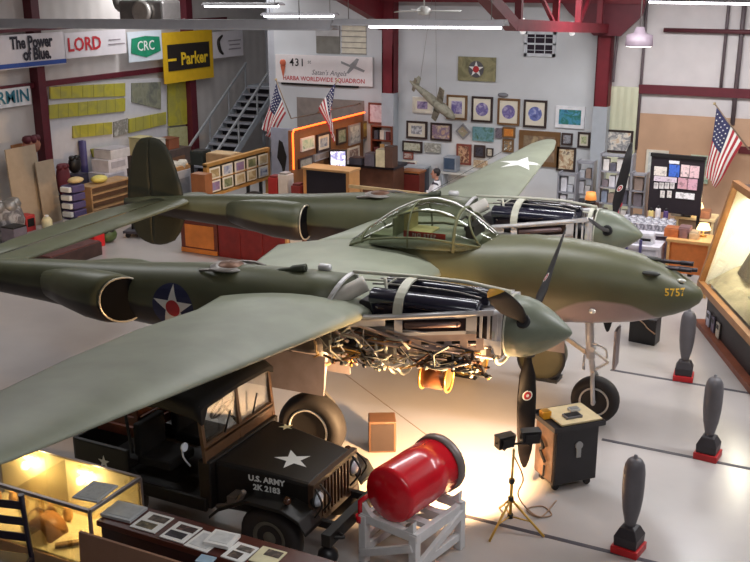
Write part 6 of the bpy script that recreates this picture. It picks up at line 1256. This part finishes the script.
lft('carton', 'white framed box on the floor under golden picture rack', 'box', 236, 200, .75, .3, .95, 0, RX+.4, mat('white carton', (196, 196, 196), .6), 'front', m_gbook)
lft('carton', 'dark narrow box on the floor under golden picture rack', 'box', 254, 200, .36, .3, 1.0, 0, RX+.4, mat('dark carton', (54, 44, 50), .6), 'top', m_dark)
lft('carton', 'cream box on the floor under right end of golden picture rack', 'box', 264, 200, .36, .3, .9, 0, RX+.4, mat('cream carton', (190, 176, 156), .6), 'front', m_gbook)
# shelf unit with wooden drawers
x = -14.6; pA, pB = at(83, 226, x=x), at(116, 222, x=x); zt = at(98, 183, x=x).z
SU = thing('drawer_unit', 'tan wooden parts shelf unit with pale trays behind the tailplane', 'shelf', (x, (pA.y+pB.y)/2+.3, 0)); L = pB.y-pA.y+.3
m_tan = mat('tan shelf wood', (176, 138, 96), .5, var=.15)
for y in (-L/2, L/2): B().box((0, y, zt/2), (.5, .04, zt)).obj('side', m_tan, SU)
for k in range(5): B().box((0, 0, .1+(zt-.12)*k/4), (.52, L, .04)).obj('shelf', m_tan, SU)
for k in range(4): B().box((-.05, 0, .1+(zt-.12)*k/4+.09), (.4, L*.9, .12)).obj('tray', mat('dark parts tray', (110, 84, 66), .6), SU)
zs = zt
xp = -14.5; pA = at(70, 222, x=xp)
PB = thing('purple_bin_stack', 'upright purple and white stack of bins left of tan shelf unit', 'bins', (xp, at(76, 222, x=xp).y, 0))
for k in range(5): B().box((0, 0, .12+.21*k), (.4, .42, .17)).obj('bin', mat('purple bin', (86, 76, 116), .5), PB, .02); B().box((.0, -.25, .12+.21*k), (.3, .1, .13)).obj('white_handle', m_wht, PB, .02)
lft('yellow_bag', 'pale yellow bag lying on the tan shelf unit', 'bag', 100, 190, .5, .4, .2, zs, -14.6, mat('yellow bag', (222, 206, 110), .7), None, None, 'heap')
lft('tan_sack', 'tan sack lying on top of purple bin stack', 'sack', 77, 196, .46, .36, .16, 1.06, -14.5, mat('tan sack', (214, 186, 130), .7), None, None, 'heap')
for i, (u, vb, w, h, z, c, lab) in enumerate(((110, 200, .9, .3, 0, (206, 200, 206), 'wide white box, bottom of the stack left of far fin'), (112, 190, .8, .34, .3, (216, 210, 214), 'white box in the middle of the stack left of far fin'), (114, 178, .8, .24, .64, (208, 204, 204), 'flat white box on top of the stack left of far fin'))):
    lft('white_box', lab, 'box', u, vb, w, .6, h, z+.62, WX+.7, mat('white box %d' % i, c, .6), 'top' if i == 2 else 'front', mat('box label', (176, 170, 176), .6))
y_ = at(112, 190, x=WX+.7).y; tag(B().box((WX+.7, y_, .31), (.8, 1.3, .62)).obj('low_bench', mat('dark low bench', (70, 56, 60), .6)), 'dark low bench under the white boxes left of far fin', 'bench')
lft('red_bag', 'dark red bag hanging mass beside the cardboard sheets', 'bag', 65, 196, .45, .3, 1.0, .43, WX+.62, mat('dark red bag', (110, 40, 48), .7), 'ball', mat('maroon cloth', (92, 30, 40), .7), 'heap')
y_ = at(65, 196, x=WX+.62).y; tag(B().box((WX+.62, y_, .25), (.5, .6, .5)).obj('storage_chest', mat('dark blue trunk', (38, 34, 54), .5)), 'dark blue trunk under the red bag by the left wall', 'trunk')
lft('dark_bundle', 'black bundle beside the purple pole at left wall', 'bundle', 76, 180, .4, .3, .5, 1.0, WX+.55, m_dark, 'ball', m_dark, 'heap')
y_ = at(76, 180, x=WX+.55).y; tag(B().box((WX+.55, y_, .5), (.4, .5, 1.0)).obj('wall_cabinet', mat('dark slate cabinet', (54, 50, 66), .5)), 'dark slate cabinet under the black bundle by left wall', 'cabinet')
p = at(86, 176, x=WX+.2); tag(B().lathe([(0, .1), (1.75, .1), (1.76, .06)], (WX+.17, p.y, 0), (0, 0, 1), 16).obj('purple_tube', mat('violet tube', (70, 62, 110), .5)), 'upright violet tube standing by the left wall', 'tube')
picture('orange brown wooden rack board left of the near left column', 11, 144, 22, 162, None, [(190, 130, 80), (170, 110, 70)], False, x=WX, name='wood_board', cat='board')
lft('red_jacket', 'brown red jacket pile hung on the left column', 'jacket', 33, 160, 0.6, .25, .45, 1.72, WX+.42, mat('brown red cloth', (150, 96, 76), .8, var=.3), 'ball', mat('maroon cloth', (92, 30, 40), .7), 'heap')
lft('grey_engine_part', 'grey metal engine part at the left picture edge', 'engine part', 6, 225, 1.0, .8, 1.05, -.07, -14.9, art('grey metal clutter', [(130, 126, 124), (90, 84, 86), (170, 166, 164), (110, 90, 90)], 4), 'ball', m_alud, 'heap')
lft('wheeled_bin', 'grey lidded bin beside the engine part at left edge', 'bin', 14, 230, .4, .4, .55, 0, -14.0, mat('grey violet bin', (110, 104, 116), .5), 'top', m_dark)
lft('red_box', 'small red box before the cardboard sheets', 'box', 25, 208, .3, .3, .4, 0, -15.2, mat('red box', (176, 52, 52), .5), 'front', m_dark)
lft('white_lamp', 'small pale lamp on the floor before the cardboard sheets', 'lamp', 47, 222, .26, .26, .35, 0, -14.7, mat('pale lamp', (226, 214, 170), .5), 'cap', m_wht, 'cyl')
# things under the tailplane
x = -13.0
lft('red_fuel_can', 'bright red fuel can on the floor under tailplane', 'can', 96, 252, .34, .3, .42, 0, -12.6, mat('bright red can', (196, 30, 34), .4), 'cap', m_dark)
lft('green_mower', 'small green machine beside the red fuel can', 'machine', 109, 249, .5, .4, .34, 0, -12.6, mat('green machine', (66, 84, 44), .5), 'ball', m_dark, 'heap')
lft('dark_pallet', 'dark loaded pallet on the floor left of the red fuel can', 'pallet', 62, 256, 1.6, .9, .3, 0, -12.4, mat('dark pallet load', (58, 40, 40), .7, var=.4), 'top', mat('maroon load', (92, 52, 50), .7, var=.3))
lft('brown_crate', 'long tan crate behind the red fuel can under tailplane', 'crate', 104, 238, 1.1, .6, .4, 0, -13.6, m_tan, 'front', m_wood)
DL = thing('dolly', 'dark flat dolly with upright tools below the far fin', 'dolly', (at(137, 240, z=0).x, at(137, 240, z=0).y+.5, 0), .3)
B().box((0, 0, .14), (1.1, .7, .06)).obj('deck', mat('dark deck', (58, 56, 66), .5), DL)
for sx in (-.45, .45):
    for sy in (-.28, .28): B().lathe([(-.025, .06), (.025, .06)], (sx, sy, .06), (0, 1, 0), 14).obj('caster', m_dark, DL)
for k in range(5): B().tube([(-.4+.2*k, -.1+.06*(k % 2), .17), (-.42+.2*k, 0, .7+.06*k)], .03, 8).obj('tool', (m_dark, m_gp, m_steel)[k % 3], DL)
# shelving with goods between far fin and picture rack
x = -14.2; p0 = at(172, 200, x=x)
t = lft('supply_cabinet', 'white supply cabinet right of the far fin', 'cabinet', 176, 200, .9, .5, 1.0, 0, -13.6, mat('white supply cabinet', (190, 190, 196), .5), 'front', mat('grey cabinet front', (140, 140, 146), .5))
lft('wood_tray', 'shallow wooden tray of goods on the white supply cabinet', 'tray', 178, 170, .8, .45, .12, 1.0, -13.6, m_pine, 'ball', mat('pale tray goods', (206, 196, 180), .6))
y_ = at(165, 150, x=WX+.5).y
t = lft('wall_bench', 'long dark bench with goods along left wall behind far fin', 'bench', 160, 165, 2.2, .7, 1.1, 0, WX+.55, mat('dark wall bench', (84, 70, 66), .6, var=.2), 'front', mat('brown bench front', (120, 84, 60), .6))
for k, (dy, c, h, lab) in enumerate(((-.8, (214, 200, 150), .5, 'cream box on the long dark bench, left'), (-.2, (220, 214, 200), .36, 'white box on the long dark bench, middle'), (.45, (150, 88, 60), .3, 'red brown box on the long dark bench, right'))):
    q = thing('bench_box', lab, 'box', (WX+.55, t.location.y+dy, 1.1)); B().box((0, 0, h/2), (.45, .5, h)).obj('body', mat('bench box %d' % k, c, .6), q, .01); B().box((0, 0, h+.01), (.46, .52, .03)).obj('lid', mat('bench lid %d' % k, tuple(int(v*.85) for v in c), .6), q)
# work-light glow
wl = V((.26, -3.2, 0))
lamp('work_light_light', 'SPOT', wl+V((-.2, .1, 1.1)), 1700, (1, .62, .30), aim=(-1.5, -2.05, 0), spot=124, blend=.9, radius=.08)
lamp('work_light_light', 'SPOT', wl+V((.12, .2, 1.2)), 460, (1, .62, .30), aim=(-1.4, -2.45, 1.75), spot=96, blend=.9, radius=.08)
